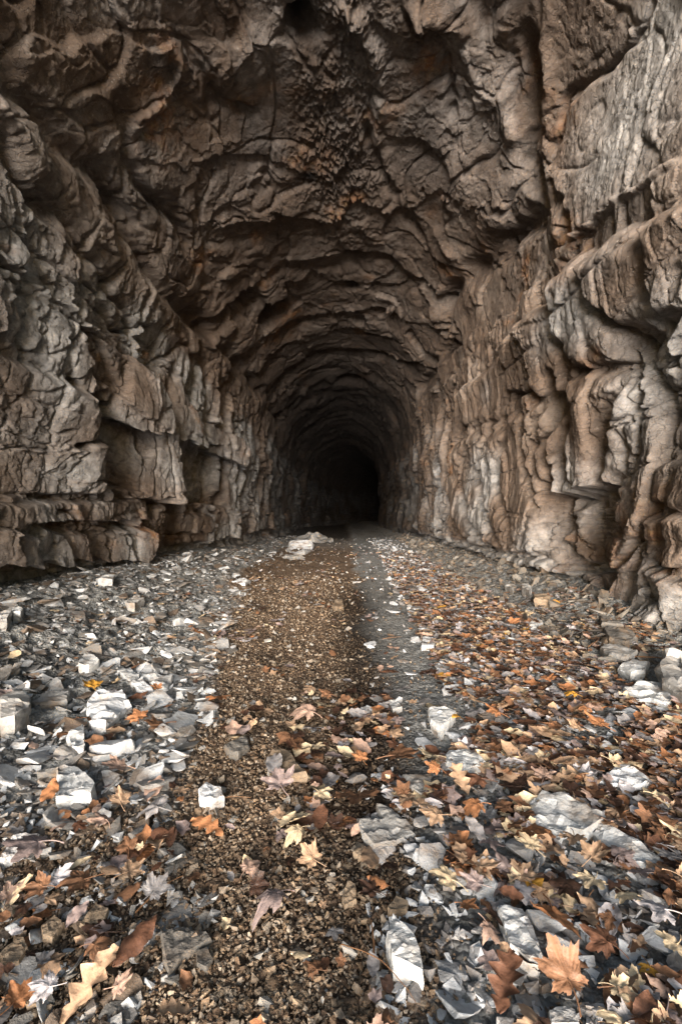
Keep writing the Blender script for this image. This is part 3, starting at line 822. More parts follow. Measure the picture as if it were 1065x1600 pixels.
Z1 = zoomer(0, 850, .3756); Z2 = zoomer(350, 850, .3756); Z3 = zoomer(665, 850, .3756)
Z4 = zoomer(0, 1200, .3756); Z5 = zoomer(350, 1200, .3756); Z6 = zoomer(665, 1200, .3756)
ZF = zoomer(350, 560, .3756)
WHT, GRY, DGR, TAN, LGT = srgb(226, 227, 229), srgb(164, 162, 159), srgb(108, 104, 99), srgb(150, 132, 112), srgb(204, 205, 205)
heroes = [
 (Z5, [(632,150),(700,155),(795,225),(797,250),(690,305),(620,330),(580,290),(560,235),(600,218),(670,205),(640,180)], .045, GRY, 'angular grey stone with a notch in its upper edge in the middle of the path'),
 (Z5, [(700,605),(790,680),(815,740),(830,830),(780,805),(700,790),(675,690),(685,640)], .10, LGT, 'upright pale stone with a pointed top on the muddy strip near the front'),
 (Z6, [(390,180),(480,100),(560,120),(740,195),(745,215),(650,265),(590,235),(540,305),(470,250),(440,210)], .07, LGT, 'large pale slab with a rough grey upper face among the right hand leaves'),
 (Z6, [(690,260),(720,230),(860,290),(1010,380),(1030,430),(850,380),(760,320)], .05, LGT, 'long layered pale slab lying slantwise below the large rough slab'),
 (Z6, [(293,575),(400,580),(430,620),(485,750),(465,810),(430,800),(350,730),(320,640)], .07, LGT, 'smooth pale oblong stone beside the big orange brown lobed leaf'),
 (Z3, [(10,675),(60,670),(128,690),(60,770),(20,730)], .10, LGT, 'pale wedge shaped stone with a dark hollow behind it on the grey mud strip'),
 (Z3, [(80,770),(110,775),(215,850),(150,835)], .04, WHT, 'thin white sliver of stone just below the pale wedge shaped stone'),
 (Z3, [(90,860),(180,850),(250,900),(180,945),(80,900)], .06, LGT, 'rounded pale slab half sunk at the edge of the leaves right of the mud strip'),
 (Z3, [(720,860),(800,850),(885,900),(800,905)], .05, LGT, 'narrow pale slab above the broad ridged white slab on the right'),
 (Z3, [(715,980),(800,910),(890,940),(950,990),(850,1010),(760,990)], .06, WHT, 'broad ridged white slab in the leaves near the right edge'),
 (Z2, [(825,380),(880,385),(870,425),(820,425)], .06, WHT, 'white block at the border of the leaves and the grey mud, farther up the path'),
 (Z2, [(180,885),(200,855),(265,855),(345,955),(240,950),(195,975)], .07, TAN, 'buff angular stone with a pale leaf on its left side on the gravel'),
 (Z1, [(360,640),(400,600),(510,610),(550,660),(440,745),(380,740)], .09, WHT, 'largest white block in the rubble on the left'),
 (Z1, [(325,490),(350,440),(390,450),(415,485),(370,510),(330,505)], .09, LGT, 'pale peaked stone standing above the largest white block on the left'),
 (Z1, [(0,600),(40,570),(130,620),(130,690),(60,740),(0,740)], .14, GRY, 'big grey boulder cut by the left edge of the picture'),
 (Z1, [(480,510),(540,505),(580,550),(545,570)], .05, LGT, 'small pale slab, leftmost of the three overlapping pale slabs in the left rubble'),
 (Z1, [(545,570),(590,555),(640,600),(600,625)], .06, WHT, 'rounded white stone, lowest of the three overlapping pale slabs in the left rubble'),
 (Z1, [(570,530),(640,540),(720,550),(700,595),(650,590),(600,560)], .05, LGT, 'wide pale slab, rightmost of the three overlapping pale slabs in the left rubble'),
 (Z1, [(825,1010),(860,980),(920,1010),(935,1050),(880,1065),(830,1050)], .07, WHT, 'small round white stone with a dark shadow behind it at the gravel edge'),
 (Z1, [(240,920),(330,920),(400,1000),(380,1040),(240,1050)], .08, LGT, 'folded looking pale slab below the largest white block on the left'),
 (ZF, [(262,795),(300,762),(345,768),(372,792),(340,808),(290,808)], .10, WHT, 'white boulder alone far up the tunnel floor'),
 (ZF, [(300,748),(380,740),(460,760),(380,768)], .05, GRY, 'flat grey slab just behind the far white boulder'),
 (ZF, [(230,820),(300,815),(335,828),(280,835)], .04, GRY, 'flat grey slab just in front of the far white boulder'),
 (Z2, [(445,245),(465,225),(492,232),(498,258),(460,262)], .08, TAN, 'small buff stone in a patch of leaves in the middle of the far path'),
 (Z1, [(970,150),(1000,138),(1045,150),(1020,166)], .07, WHT, 'low white slab at the left side of the path beyond the rubble'),
 (Z3, [(720,430),(800,400),(880,440),(830,480),(760,460)], .10, GRY, 'grey layered slab at the foot of the right wall, left of the curved slabs'),
 (Z3, [(800,510),(860,470),(930,480),(910,520),(850,535)], .10, LGT, 'curved pale slab lying at the foot of the right wall'),
 (Z3, [(970,500),(1020,430),(1075,450),(1075,610),(980,560)], .20, GRY, 'big grey block with a pale edge under the right wall at the picture edge'),
 (Z3, [(735,340),(850,340),(880,380),(830,415),(760,390)], .12, DGR, 'dark brown grey boulder in the shade under the right wall'),
 (Z3, [(720,295),(800,310),(820,335),(730,335)], .10, DGR, 'dark flat stone behind the shaded boulder under the right wall'),
 (Z3, [(395,170),(425,150),(440,180),(435,205),(400,190)], .16, GRY, 'upright grey stone at the foot of the fluted right wall'),
 (Z3, [(445,200),(520,190),(510,235),(450,240)], .14, TAN, 'brownish squat stone right of the upright grey one by the right wall'),
 (Z3, [(325,175),(350,155),(380,165),(360,190)], .12, GRY, 'rounded grey stone left of the upright grey one by the right wall'),
 (Z3, [(820,600),(900,570),(1000,575),(1045,620),(1010,670),(930,640),(860,640)], .09, LGT, 'wide pale slab with a scalloped front edge near the right picture edge'),
 (Z3, [(430,325),(470,310),(485,325),(460,348),(430,345)], .05, LGT, 'small pale flat stone on the dark edge of the right leaf bed'),
 (Z6, [(510,1000),(560,980),(620,1000),(640,1065),(520,1060)], .06, LGT, 'pale stone cut by the bottom edge of the picture among leaves'),
 (Z5, [(490,530),(515,470),(545,480),(550,540),(500,565)], .04, TAN, 'brown pointed stone on the dark shaded soil near the front'),
 (Z5, [(680,580),(715,530),(765,545),(760,575),(690,597)], .05, TAN, 'smooth tan rounded stone just above the upright pale stone'),
 (Z5, [(535,350),(575,318),(615,335),(620,355),(560,365)], .035, TAN, 'small pinkish stone tucked under the notched grey stone'),
 (Z4, [(670,680),(760,650),(860,680),(880,700),(760,770),(700,850),(680,760)], .04, DGR, 'dark curled flake of stone lying on the gravel near the bottom'),
 (Z4, [(0,760),(90,690),(120,750),(80,800),(10,810)], .04, TAN, 'flat brown grey stone at the lower left picture edge'),
 (Z4, [(330,640),(400,560),(455,580),(440,620),(370,660)], .04, TAN, 'oblong brown stone left of the folded red brown leaf'),
 (Z4, [(170,650),(230,610),(270,640),(220,700),(180,690)], .04, TAN, 'rounded brown stone in the rubble at the lower left'),
 (Z4, [(0,380),(60,265),(160,265),(100,345),(20,380)], .05, WHT, 'white slanting slab near the left edge above the pale maple leaf'),
 (Z4, [(815,760),(860,740),(885,790),(860,830),(820,810)], .03, DGR, 'dark grey round pebble beside the curled stone flake'),
 (Z2, [(0,830),(90,795),(105,830),(60,870),(20,860)], .06, DGR, 'dark ridged stone on the gravel left of the buff angular stone'),
 (Z2, [(680,650),(720,645),(740,675),(700,685)], .05, LGT, 'small pale stone behind the brown leaf patch in the middle'),
 (Z2, [(560,690),(600,670),(640,685),(610,705)], .05, LGT, 'flat pale stone left of the small pale stone in the middle'),
 (Z2, [(920,870),(980,850),(1060,880),(1065,920),(980,940),(925,900)], .07, LGT, 'large flat pale slab at the leaf edge below the wedge shaped stone'),
 (Z2, [(740,965),(860,950),(865,1000),(820,1040),(770,1010)], .04, GRY, 'flat grey slab on the mud strip above the notched stone'),
 (Z1, [(130,645),(200,600),(290,620),(280,660),(150,665)], .05, GRY, 'sloping grey slab left of the largest white block'),
 (Z1, [(280,800),(345,745),(355,800),(350,850),(300,840)], .07, LGT, 'triangular pale stone below the largest white block'),
 (Z1, [(520,225),(570,200),(600,235),(560,255),(530,250)], .12, GRY, 'squared grey stone near the top of the bank by the left wall'),
 (Z1, [(400,130),(440,115),(480,125),(470,160),(410,155)], .10, LGT, 'pale slab leaning at the foot of the left wall'),
 (Z1, [(50,260),(80,245),(100,270),(85,300),(55,290)], .10, LGT, 'pale pointed stone on the bank at the far left'),
 (Z1, [(0,265),(35,245),(50,270),(30,330),(0,330)], .14, GRY, 'grey stone on the bank cut by the left picture edge'),
]
hero_xy = []
def edge_n(x, y):
    x = np.atleast_1d(np.float32(x)); y = np.atleast_1d(np.float32(y))
    return .55 * pn(x * .9, y * .9, x * 0 + 31) + .45 * pn(x * 3.1, y * 3.1, x * 0 + 33)
SHORT = {'angular grey stone with a notch': 'notched grey stone', 'upright pale stone with': 'pointed pale stone', 'large pale slab with a rough': 'large rough topped slab',
 'long layered pale': 'long layered slab', 'smooth pale oblong': 'smooth oblong stone', 'pale wedge shaped': 'pale wedge stone', 'rounded pale slab half': 'half sunk pale slab',
 'broad ridged': 'broad ridged slab', 'white block at the border': 'white block up the path', 'buff angular stone': 'buff angular stone', 'largest white block': 'largest white block',
 'pale peaked': 'pale peaked stone', 'big grey boulder': 'left edge boulder', 'wide pale slab, rightmost': 'three overlapping slabs', 'small round white': 'small round white stone',
 'folded looking': 'folded looking slab', 'white boulder alone': 'far white boulder', 'small buff stone in': 'small buff stone', 'low white slab': 'low white slab', 'grey layered slab at': 'layered grey slab',
 'big grey block': 'right edge block', 'upright grey stone at': 'upright wall foot stone', 'wide pale slab with a scalloped': 'scalloped slab', 'brown pointed': 'brown pointed stone',
 'dark curled flake': 'dark curled stone flake', 'flat brown grey stone': 'flat brown stone', 'white slanting': 'white slanting slab', 'triangular pale': 'triangular pale stone',
 'pale slab leaning': 'leaning slab', 'squared grey': 'squared grey stone', 'dark brown grey boulder': 'shaded boulder', 'small pale flat stone on': 'small pale flat stone'}
LAND = []
USED = set()
def place_label(desc, x, y):
    ds = sorted((math.hypot(lx - x, ly - y), lx, ly, nm) for lx, ly, nm in LAND)
    for d, lx, ly, nm in ds[:12]:
        dx, dy = x - lx, y - ly
        w = 'right' if dx > 0 else 'left'; v_ = 'behind' if dy > 0 else 'in front'
        if abs(dx) > 2 * abs(dy): rel = w + ' of'
        elif abs(dy) > 2 * abs(dx): rel = 'behind' if dy > 0 else 'in front of'
        else: rel = v_ + ' and ' + w + ' of'
        far = 'just' if d < .22 else ('a little' if d < .5 else ('some way' if d < 1.1 else 'well'))
        lab = desc + ' ' + far + ' ' + rel + ' the ' + nm
        if lab not in USED:
            USED.add(lab); return lab
    return lab
for k, (zf, poly, th, col, lab) in enumerate(heroes):
    o = outline_rock('stone', poly, th, zf, col, 0.0, 0.0, k * 3.7)
    o['label'] = lab; o['category'] = 'stone'; o['group'] = 'stones lying on the tunnel floor'
    for k_, v_ in SHORT.items():
        if lab.startswith(k_): LAND.append((o.location.x, o.location.y, v_))
    hero_xy.append((o.location.x, o.location.y, max(o.dimensions.x, o.dimensions.y) * .5 + .0))
HXY = np.array(hero_xy)

slabs = [slab_mesh('stone', 100 + k, random.Random(k).choice((.07, .10, .14, .18, .26)), 15, 1) for k in range(18)]
def gz1(x, y): return float(ground_z(np.array([x]), np.array([y]))[0])
def free(x, y, rad_=.6):
    d = np.hypot(HXY[:, 0] - x, HXY[:, 1] - y)
    return not (d < HXY[:, 2] * rad_).any()
def wall_x(y, side):
    w = float(sst(4.5, 19.0, np.array([y]))[0])
    return (-3.75 * (1 - w) - 3.0 * w) if side < 0 else (3.2 * (1 - w) + 3.05 * w)
def zone_stone(x, y):
    """how thick stones lie (0..1), stone length range and which zone"""
    xl = -.55 - .22 * min(max(y - 1.6, 0), 7) + float(edge_n(x, y)[0]) * (.6 + .12 * y)
    if x < xl + .05: return (.95 if y > 1.7 else .45), 'left'
    if x > 1.9 + .03 * y: return .95, 'wall'
    if x > .62 + .03 * y or (y < 2.2 and x > .2): return .5, 'right'
    if x > .08 and y < 2.2: return .6, 'right'
    if x > .2: return .07, 'right'
    return .11, 'mid'
cand = []
rs = random.Random(5)
tries = 0
while len(cand) < 5200 and tries < 80000:
    tries += 1
    y_ = 1.0 * math.exp(rs.random() ** .85 * math.log(22.0))
    hw = min(3.9, y_ * .80 + .70)
    x_ = rs.uniform(-hw, hw)
    if x_ < wall_x(y_, -1) + .1 or x_ > wall_x(y_, 1) + .1: continue
    p, zn = zone_stone(x_, y_)
    if rs.random() > p: continue
    if not free(x_, y_, .8): continue
    s = (.045 + .16 * rs.random() ** 2.2) * (1.35 if zn == 'wall' else 1.0) * (.8 if y_ < 2 else 1.1)
    if zn == 'left' and y_ > 2 and rs.random() < .25: s *= 1.5
    if zn == 'mid': s *= .5
    if y_ > 7: s *= 1.25
    if zn == 'right': s *= .95
    cand.append((s / y_ * (1 if abs(x_) < .77 * y_ else .01), s, x_, y_, zn))
cand.sort(reverse=True)
SC = {'left': [srgb(190, 192, 194), srgb(156, 155, 154), srgb(118, 115, 111), srgb(206, 207, 208), srgb(108, 95, 84), srgb(140, 137, 134)],
      'wall': [srgb(110, 104, 96), srgb(90, 84, 78), srgb(126, 121, 114)],
      'right': [srgb(194, 196, 199), srgb(160, 160, 161), srgb(120, 117, 116), srgb(202, 204, 207)],
      'mid': [srgb(170, 166, 160), srgb(140, 128, 114)]}
LABS = {'left': ('grey or pale flat shale fragment in the rubble on the left of the path', 'loose stones in the rubble left of the path'),
        'wall': ('brownish grey stone in the rubble bank along the foot of the right wall', 'loose stones along the right wall'),
        'right': ('pale flat stone lying among the fallen leaves right of the path', 'loose stones among the leaves on the right'),
        'mid': ('small lone stone lying on the brown gravel in the middle', 'small stones on the gravel path')}
rest = []
nobj = 300 - len(heroes)
for k, (_, s, x_, y_, zn) in enumerate(cand):
    me = slabs[rs.randrange(len(slabs))]
    til = .28 if zn != 'wall' else .5
    rot = Euler((rs.gauss(0, til), rs.gauss(0, til), rs.uniform(0, 6.28)))
    ci = rs.randrange(len(SC[zn])); col = SC[zn][ci]
    zz = gz1(x_, y_) + s * rs.uniform(-.02, .10)
    sc = (s, s * rs.uniform(.6, 1), s * rs.uniform(.7, 1.2))
    if k < nobj:
        o = bpy.data.objects.new('stone', me); COL.objects.link(o)
        o.location = (x_, y_, zz); o.rotation_euler = rot; o.scale = sc; o.color = (*col, 1)
        o['group'] = LABS[zn][1]; o['category'] = 'stone'
        cw = {'left': ['grey', 'grey', 'dark grey', 'white', 'brown', 'dark grey'], 'wall': ['brownish', 'dark', 'brownish'], 'right': ['pale grey', 'grey', 'dark grey', 'white'], 'mid': ['grey', 'brown']}[zn][ci]
        sw = 'small' if s < .085 else ('medium' if s < .14 else 'large')
        o['label'] = place_label(sw + ' ' + cw + ' stone', x_, y_)
    else:
        rest.append((me, Matrix.LocRotScale((x_, y_, zz), rot, sc), col))

def merge(items):
    Vs, Fs, Cs, of = [], [], [], 0
    cache = {}
    for me, M, col in items:
        if me.name not in cache:
            v = np.empty(len(me.vertices) * 3, np.float32); me.vertices.foreach_get('co', v)
            f = np.empty(len(me.loops), np.int32); me.loops.foreach_get('vertex_index', f)
            c = np.empty(len(me.vertices) * 4, np.float32); me.attributes['Col'].data.foreach_get('color', c)
            cache[me.name] = (v.reshape(-1, 3), f.reshape(-1, 3), c.reshape(-1, 4)[:, :3])
        v, f, c = cache[me.name]
        m = np.array(M, np.float32)
        Vs.append(v @ m[:3, :3].T + m[:3, 3]); Fs.append(f + of); Cs.append(c * np.array(col, np.float32)); of += len(v)
    return np.concatenate(Vs), np.concatenate(Fs), np.concatenate(Cs)
small = [slab_mesh('chip', 300 + k, random.Random(k).choice((.2, .3, .45)), 10, 0) for k in range(14)]
# small chips filling in between
for k in range(17500):
    y_ = 1.0 * math.exp(rs.random() ** .9 * math.log(24.0))
    hw = min(3.9, y_ * .80 + .70)
    x_ = rs.uniform(-hw, hw)
    if x_ < wall_x(y_, -1) + .1 or x_ > wall_x(y_, 1) - .1: continue
    p, zn = zone_stone(x_, y_)
    if rs.random() > p * 1.2: continue
    s = rs.uniform(.02, .07) * (1.3 if y_ > 4 else 1)
    rest.append((small[rs.randrange(14)], Matrix.LocRotScale((x_, y_, gz1(x_, y_) + s * .1), Euler((rs.gauss(0, .35), rs.gauss(0, .35), rs.uniform(0, 6.28))), (s, s * rs.uniform(.5, 1), s)), rs.choice(SC[zn])))
v, f, c = merge(rest)
print('rubble tris', len(f))
link('rubble', mesh_np('rubble', v, f, {'Col': c}, M_STONE, False), None, kind='stuff', label='small grey and white stone fragments filling the rubble on both sides', category='rubble')

# gravel: crumbled brown bits on the middle of the path
def scatter_gravel():
    n = 100000
    yy_ = 1.0 * np.exp(rng.random(n) ** 1.0 * math.log(9))
    hw = np.minimum(3.0, yy_ * .80 + .3)
    xx_ = rng.uniform(-1, 1, n) * hw
    xl = -.70 - .22 * np.clip(yy_ - 1.6, 0, 7) - .5 * (yy_ < 1.9)
    xx_ = xx_.astype(np.float32); yy_ = yy_.astype(np.float32)
    m_, d_ = floor_mask(xx_, yy_)
    xl = xl + edge_n(xx_, yy_) * (.6 + .12 * yy_) + .12 * rng.normal(size=n)
    keep = (xx_ > xl) & (m_ < .15 + .8 * rng.random(n) + .6 * (rng.random(n) < .10)) & (rng.random(n) > .35 * d_) & (rng.random(n) > .55 * sst(3, 8, yy_))
    return xx_[keep], yy_[keep]
gxs, gys = scatter_gravel()
gzs = ground_z(gxs, gys)
proto = []
for me in small:
    vv = np.empty(len(me.vertices) * 3, np.float32); me.vertices.foreach_get('co', vv)
    ff = np.empty(len(me.loops), np.int32); me.loops.foreach_get('vertex_index', ff)
    proto.append((vv.reshape(-1, 3), ff.reshape(-1, 3)))
Vs, Fs, Cs, of = [], [], [], 0
pal = np.array([srgb(136, 114, 92), srgb(112, 92, 74), srgb(156, 136, 114), srgb(88, 71, 57), srgb(132, 119, 104), srgb(176, 160, 142)], np.float32)
for k, (vv, ff) in enumerate(proto):
    sel = np.arange(k, len(gxs), len(proto))
    n = len(sel)
    if not n: continue
    a = rng.uniform(0, 6.28, n); s = (np.clip(rng.lognormal(-4.5, .42, n), .005, .040) * (1 + .10 * (gys[sel] - 1))) 
    ca, sa = np.cos(a), np.sin(a)
    tl = rng.normal(0, .3, (n, 2))
    p = vv[None] * s[:, None, None]
    p = p * np.array([1, 1, 1.5])
    X_ = p[..., 0] * ca[:, None] - p[..., 1] * sa[:, None]
    Y_ = p[..., 0] * sa[:, None] + p[..., 1] * ca[:, None]
    Z_ = p[..., 2] + X_ * tl[:, :1] + Y_ * tl[:, 1:]
    X_ += gxs[sel][:, None]; Y_ += gys[sel][:, None]; Z_ += gzs[sel][:, None] + .004
    Vs.append(np.stack([X_, Y_, Z_], -1).reshape(-1, 3))
    Fs.append((ff[None] + (np.arange(n) * len(vv))[:, None, None]).reshape(-1, 3) + of)
    cc_ = pal[rng.integers(0, len(pal), n)] * (1 - .68 * np.clip(floor_mask(gxs[sel], gys[sel])[1] * 1.1, 0, 1))[:, None]  # gravel colour darkened too along the painted shadow strip and wet patches
    Cs.append(np.repeat(cc_, len(vv), 0)); of += n * len(vv)
v, f, c = np.concatenate(Vs), np.concatenate(Fs), np.concatenate(Cs)
print('gravel tris', len(f))
link('gravel', mesh_np('gravel', v, f, {'Col': c}, M_STONE, False), None, kind='stuff', label='crumbly brown gravel spread over the middle of the path', category='gravel')

# ------------------------------------------------------------------ leaves
def leaf_lobed(name, seed, n=44, rings=3, curl=.25, stalk=True):
    """sycamore or maple leaf: five toothed lobes round the stalk end"""
    r = random.Random(seed)
    axes = [(90, 1.0), (38 + r.uniform(-5, 5), .88), (142 + r.uniform(-5, 5), .88), (-12, .58), (192, .58)]
    angs = sorted(set([(-84 + 348 * k / (n - 1)) for k in range(n)]))
    rows = []
    for a in angs:
        best = .34
        for ax, L in axes:
            d = abs(a - ax)
            best = max(best, L * (1 - .42 * (d / 26) ** .9) if d < 26 else L * max(0, .58 - (d - 26) / 60))
        edge = min(1, (a + 84) / 22, (264 - a) / 22)
        best *= .45 + .55 * max(0, edge)
        best *= 1 + .075 * (1 if int((a + 84) / 7) % 2 else -1) * r.uniform(.2, 1.2)
        rows.append(best * r.uniform(.95, 1.04))
    fold = r.uniform(-.5, .5) * min(1, curl * 2); ra = r.uniform(0, 6.28); cu, cv = math.cos(ra), math.sin(ra); k1, k2 = r.uniform(.4, 1) * curl * r.choice((1, 1, -1)), r.uniform(-.4, .4) * curl
    v = [(0, 0, 0)]; c = [.75]
    for q in range(1, rings + 1):
        t = q / rings
        for a, b in zip(angs, rows):
            x_ = math.cos(R(a)) * b * t * .5; y_ = math.sin(R(a)) * b * t * .5
            vein = min(abs(a - ax) for ax, _ in axes)
            p_, q_ = x_ * cu + y_ * cv, -x_ * cv + y_ * cu
            zz = fold * abs(x_) * .5 + 3.2 * (k1 * max(0, p_) ** 2 * (1 + p_) + k2 * q_ * q_) + .012 * math.sin(x_ * 31 + seed) + .014 * math.sin(y_ * 27 + x_ * 12 + seed * 2)
            zz += (.012 * t if vein > 10 else 0)
            v.append((x_, y_, zz)); c.append((1.16 if vein < 2.6 else .97) * (1 - .12 * t * t))
    m = len(angs); f = []
    for k in range(m - 1): f.append((0, 1 + k, 2 + k))
    for q in range(rings - 1):
        o_ = 1 + q * m
        for k in range(m - 1):
            f.append((o_ + k, o_ + m + k, o_ + m + k + 1)); f.append((o_ + k, o_ + m + k + 1, o_ + k + 1))
    if stalk:
        b0 = len(v)
        for k in range(4):
            t = k / 3
            v += [(-.008, -.30 * t, .02 * t + .03 * math.sin(t * 2)), (.008, -.30 * t, .02 * t + .03 * math.sin(t * 2)), (0, -.30 * t, .016 + .02 * t + .03 * math.sin(t * 2))]; c += [.8] * 3
        for k in range(3):
            a0 = b0 + k * 3
            for p, q in ((0, 1), (1, 2), (2, 0)):
                f.append((a0 + p, a0 + q, a0 + 3 + q)); f.append((a0 + p, a0 + 3 + q, a0 + 3 + p))
    me = mesh_np(name, np.array(v), np.array(f), {'Col': np.repeat(np.array(c)[:, None], 3, 1)}, M_LEAF)
    return me

def leaf_long(name, seed, kind='oak', n=18, across=2):
    r = random.Random(seed)
    cols_ = across * 2 + 1
    bend = r.uniform(-.35, .35); side_ = r.uniform(-.2, .2); cup = r.uniform(-.4, .6)
    v, c, f = [], [], []
    for k in range(n + 1):
        t = k / n
        if kind == 'oak':
            saw_ = (t * 4.3) % 1.0
            lobe = .36 + .64 * (saw_ / .62 if saw_ < .62 else (1 - saw_) / .38) ** .8
            w = .34 * math.sin(math.pi * min(1, t * .93 + .05)) ** .7 * lobe * (.62 + .5 * t)
        else:
            w = .25 * math.sin(math.pi * t) ** .8 * (1 + .06 * (k % 2))
        for j in range(cols_):
            s = (j - across) / across
            x_ = s * w + side_ * t * t; y_ = t - .5
            zz = bend * (t - .5) ** 2 + cup * s * s * w * .9 + .035 * math.sin(t * 19 + s * 2 + seed) * abs(s) + (.0 if j != across else -.01)
            v.append((x_, y_, zz)); c.append(1.12 if j == across else (.9 + .10 * (k % 2)) * r.uniform(.92, 1.05))
    for k in range(n):
        for j in range(cols_ - 1):
            a0 = k * cols_ + j
            f.append((a0, a0 + 1, a0 + cols_ + 1)); f.append((a0, a0 + cols_ + 1, a0 + cols_))
    return mesh_np(name, np.array(v), np.array(f), {'Col': np.repeat(np.array(c)[:, None], 3, 1)}, M_LEAF)

syc = [leaf_lobed('leaf', 11 + k, 88, 4, .25, False) for k in range(9)]
crum = [leaf_lobed('leaf', 51 + k, 60, 4, .6, False) for k in range(5)]
def stalk_mesh(seed):
    r = random.Random(seed); b = r.uniform(-.12, .12); v = []; f = []
    for k in range(6):
        t = k / 5
        cx_, cy_, cz_ = b * t * t, -.36 * t, .012 + .03 * math.sin(t * 2.5)
        for j in range(4):
            a = j * 1.5708; q = .011 * (1 + .5 * (k == 5))
            v.append((cx_ + math.cos(a) * q, cy_, cz_ + math.sin(a) * q))
    for k in range(5):
        for j in range(4):
            a0, a1 = k * 4 + j, k * 4 + (j + 1) % 4
            f += [(a0, a1, a1 + 4), (a0, a1 + 4, a0 + 4)]
    return mesh_np('stalk', np.array(v), np.array(f), {'Col': np.full((len(v), 3), .8)}, M_LEAF)
STALKS = [stalk_mesh(k) for k in range(4)]
def add_stalk(o, kd, k):
    if kd in ('syc', 'crum'):
        c = bpy.data.objects.new('stalk', STALKS[k % 4]); COL.objects.link(c); c.parent = o; c.color = o.color
oak = [leaf_long('leaf', 31 + k, 'oak', 44) for k in range(5)]
ova = [leaf_long('leaf', 71 + k, 'ovate', 16) for k in range(4)]
KINDS = {'syc': syc, 'crum': crum, 'oak': oak, 'ova': ova}
C0 = dict(pale=srgb(232, 208, 172), tan=srgb(188, 156, 128), orange=srgb(178, 124, 86), rust=srgb(112, 78, 60), dark=srgb(70, 50, 40), mauve=srgb(160, 142, 138),
         grey=srgb(150, 146, 146), yellow=srgb(222, 164, 70), lilac=srgb(196, 190, 192), brown=srgb(142, 104, 78), pink=srgb(196, 164, 146))
C = {k: tuple(x * .86 for x in v) for k, v in C0.items()}
def put_leaf(kind, px, py, size_px, colr, rz, lab, h=.035, tilt=(.0, .0), k=0):
    p = gpos(px, py, h)
    s = size_px / 711.0 * p.y * (1.4 if kind in ('syc', 'crum') else 1.05)
    ms = KINDS[kind]
    o = bpy.data.objects.new('leaf', ms[k % len(ms)]); COL.objects.link(o)
    o.location = p; o.rotation_euler = (tilt[0] + .18, tilt[1], rz); o.scale = (s, s, s)
    o.color = (*C[colr], 1)
    o['label'] = lab; o['category'] = 'leaf'; o['group'] = 'fallen leaves on the tunnel floor'
    add_stalk(o, kind, k)
    return o
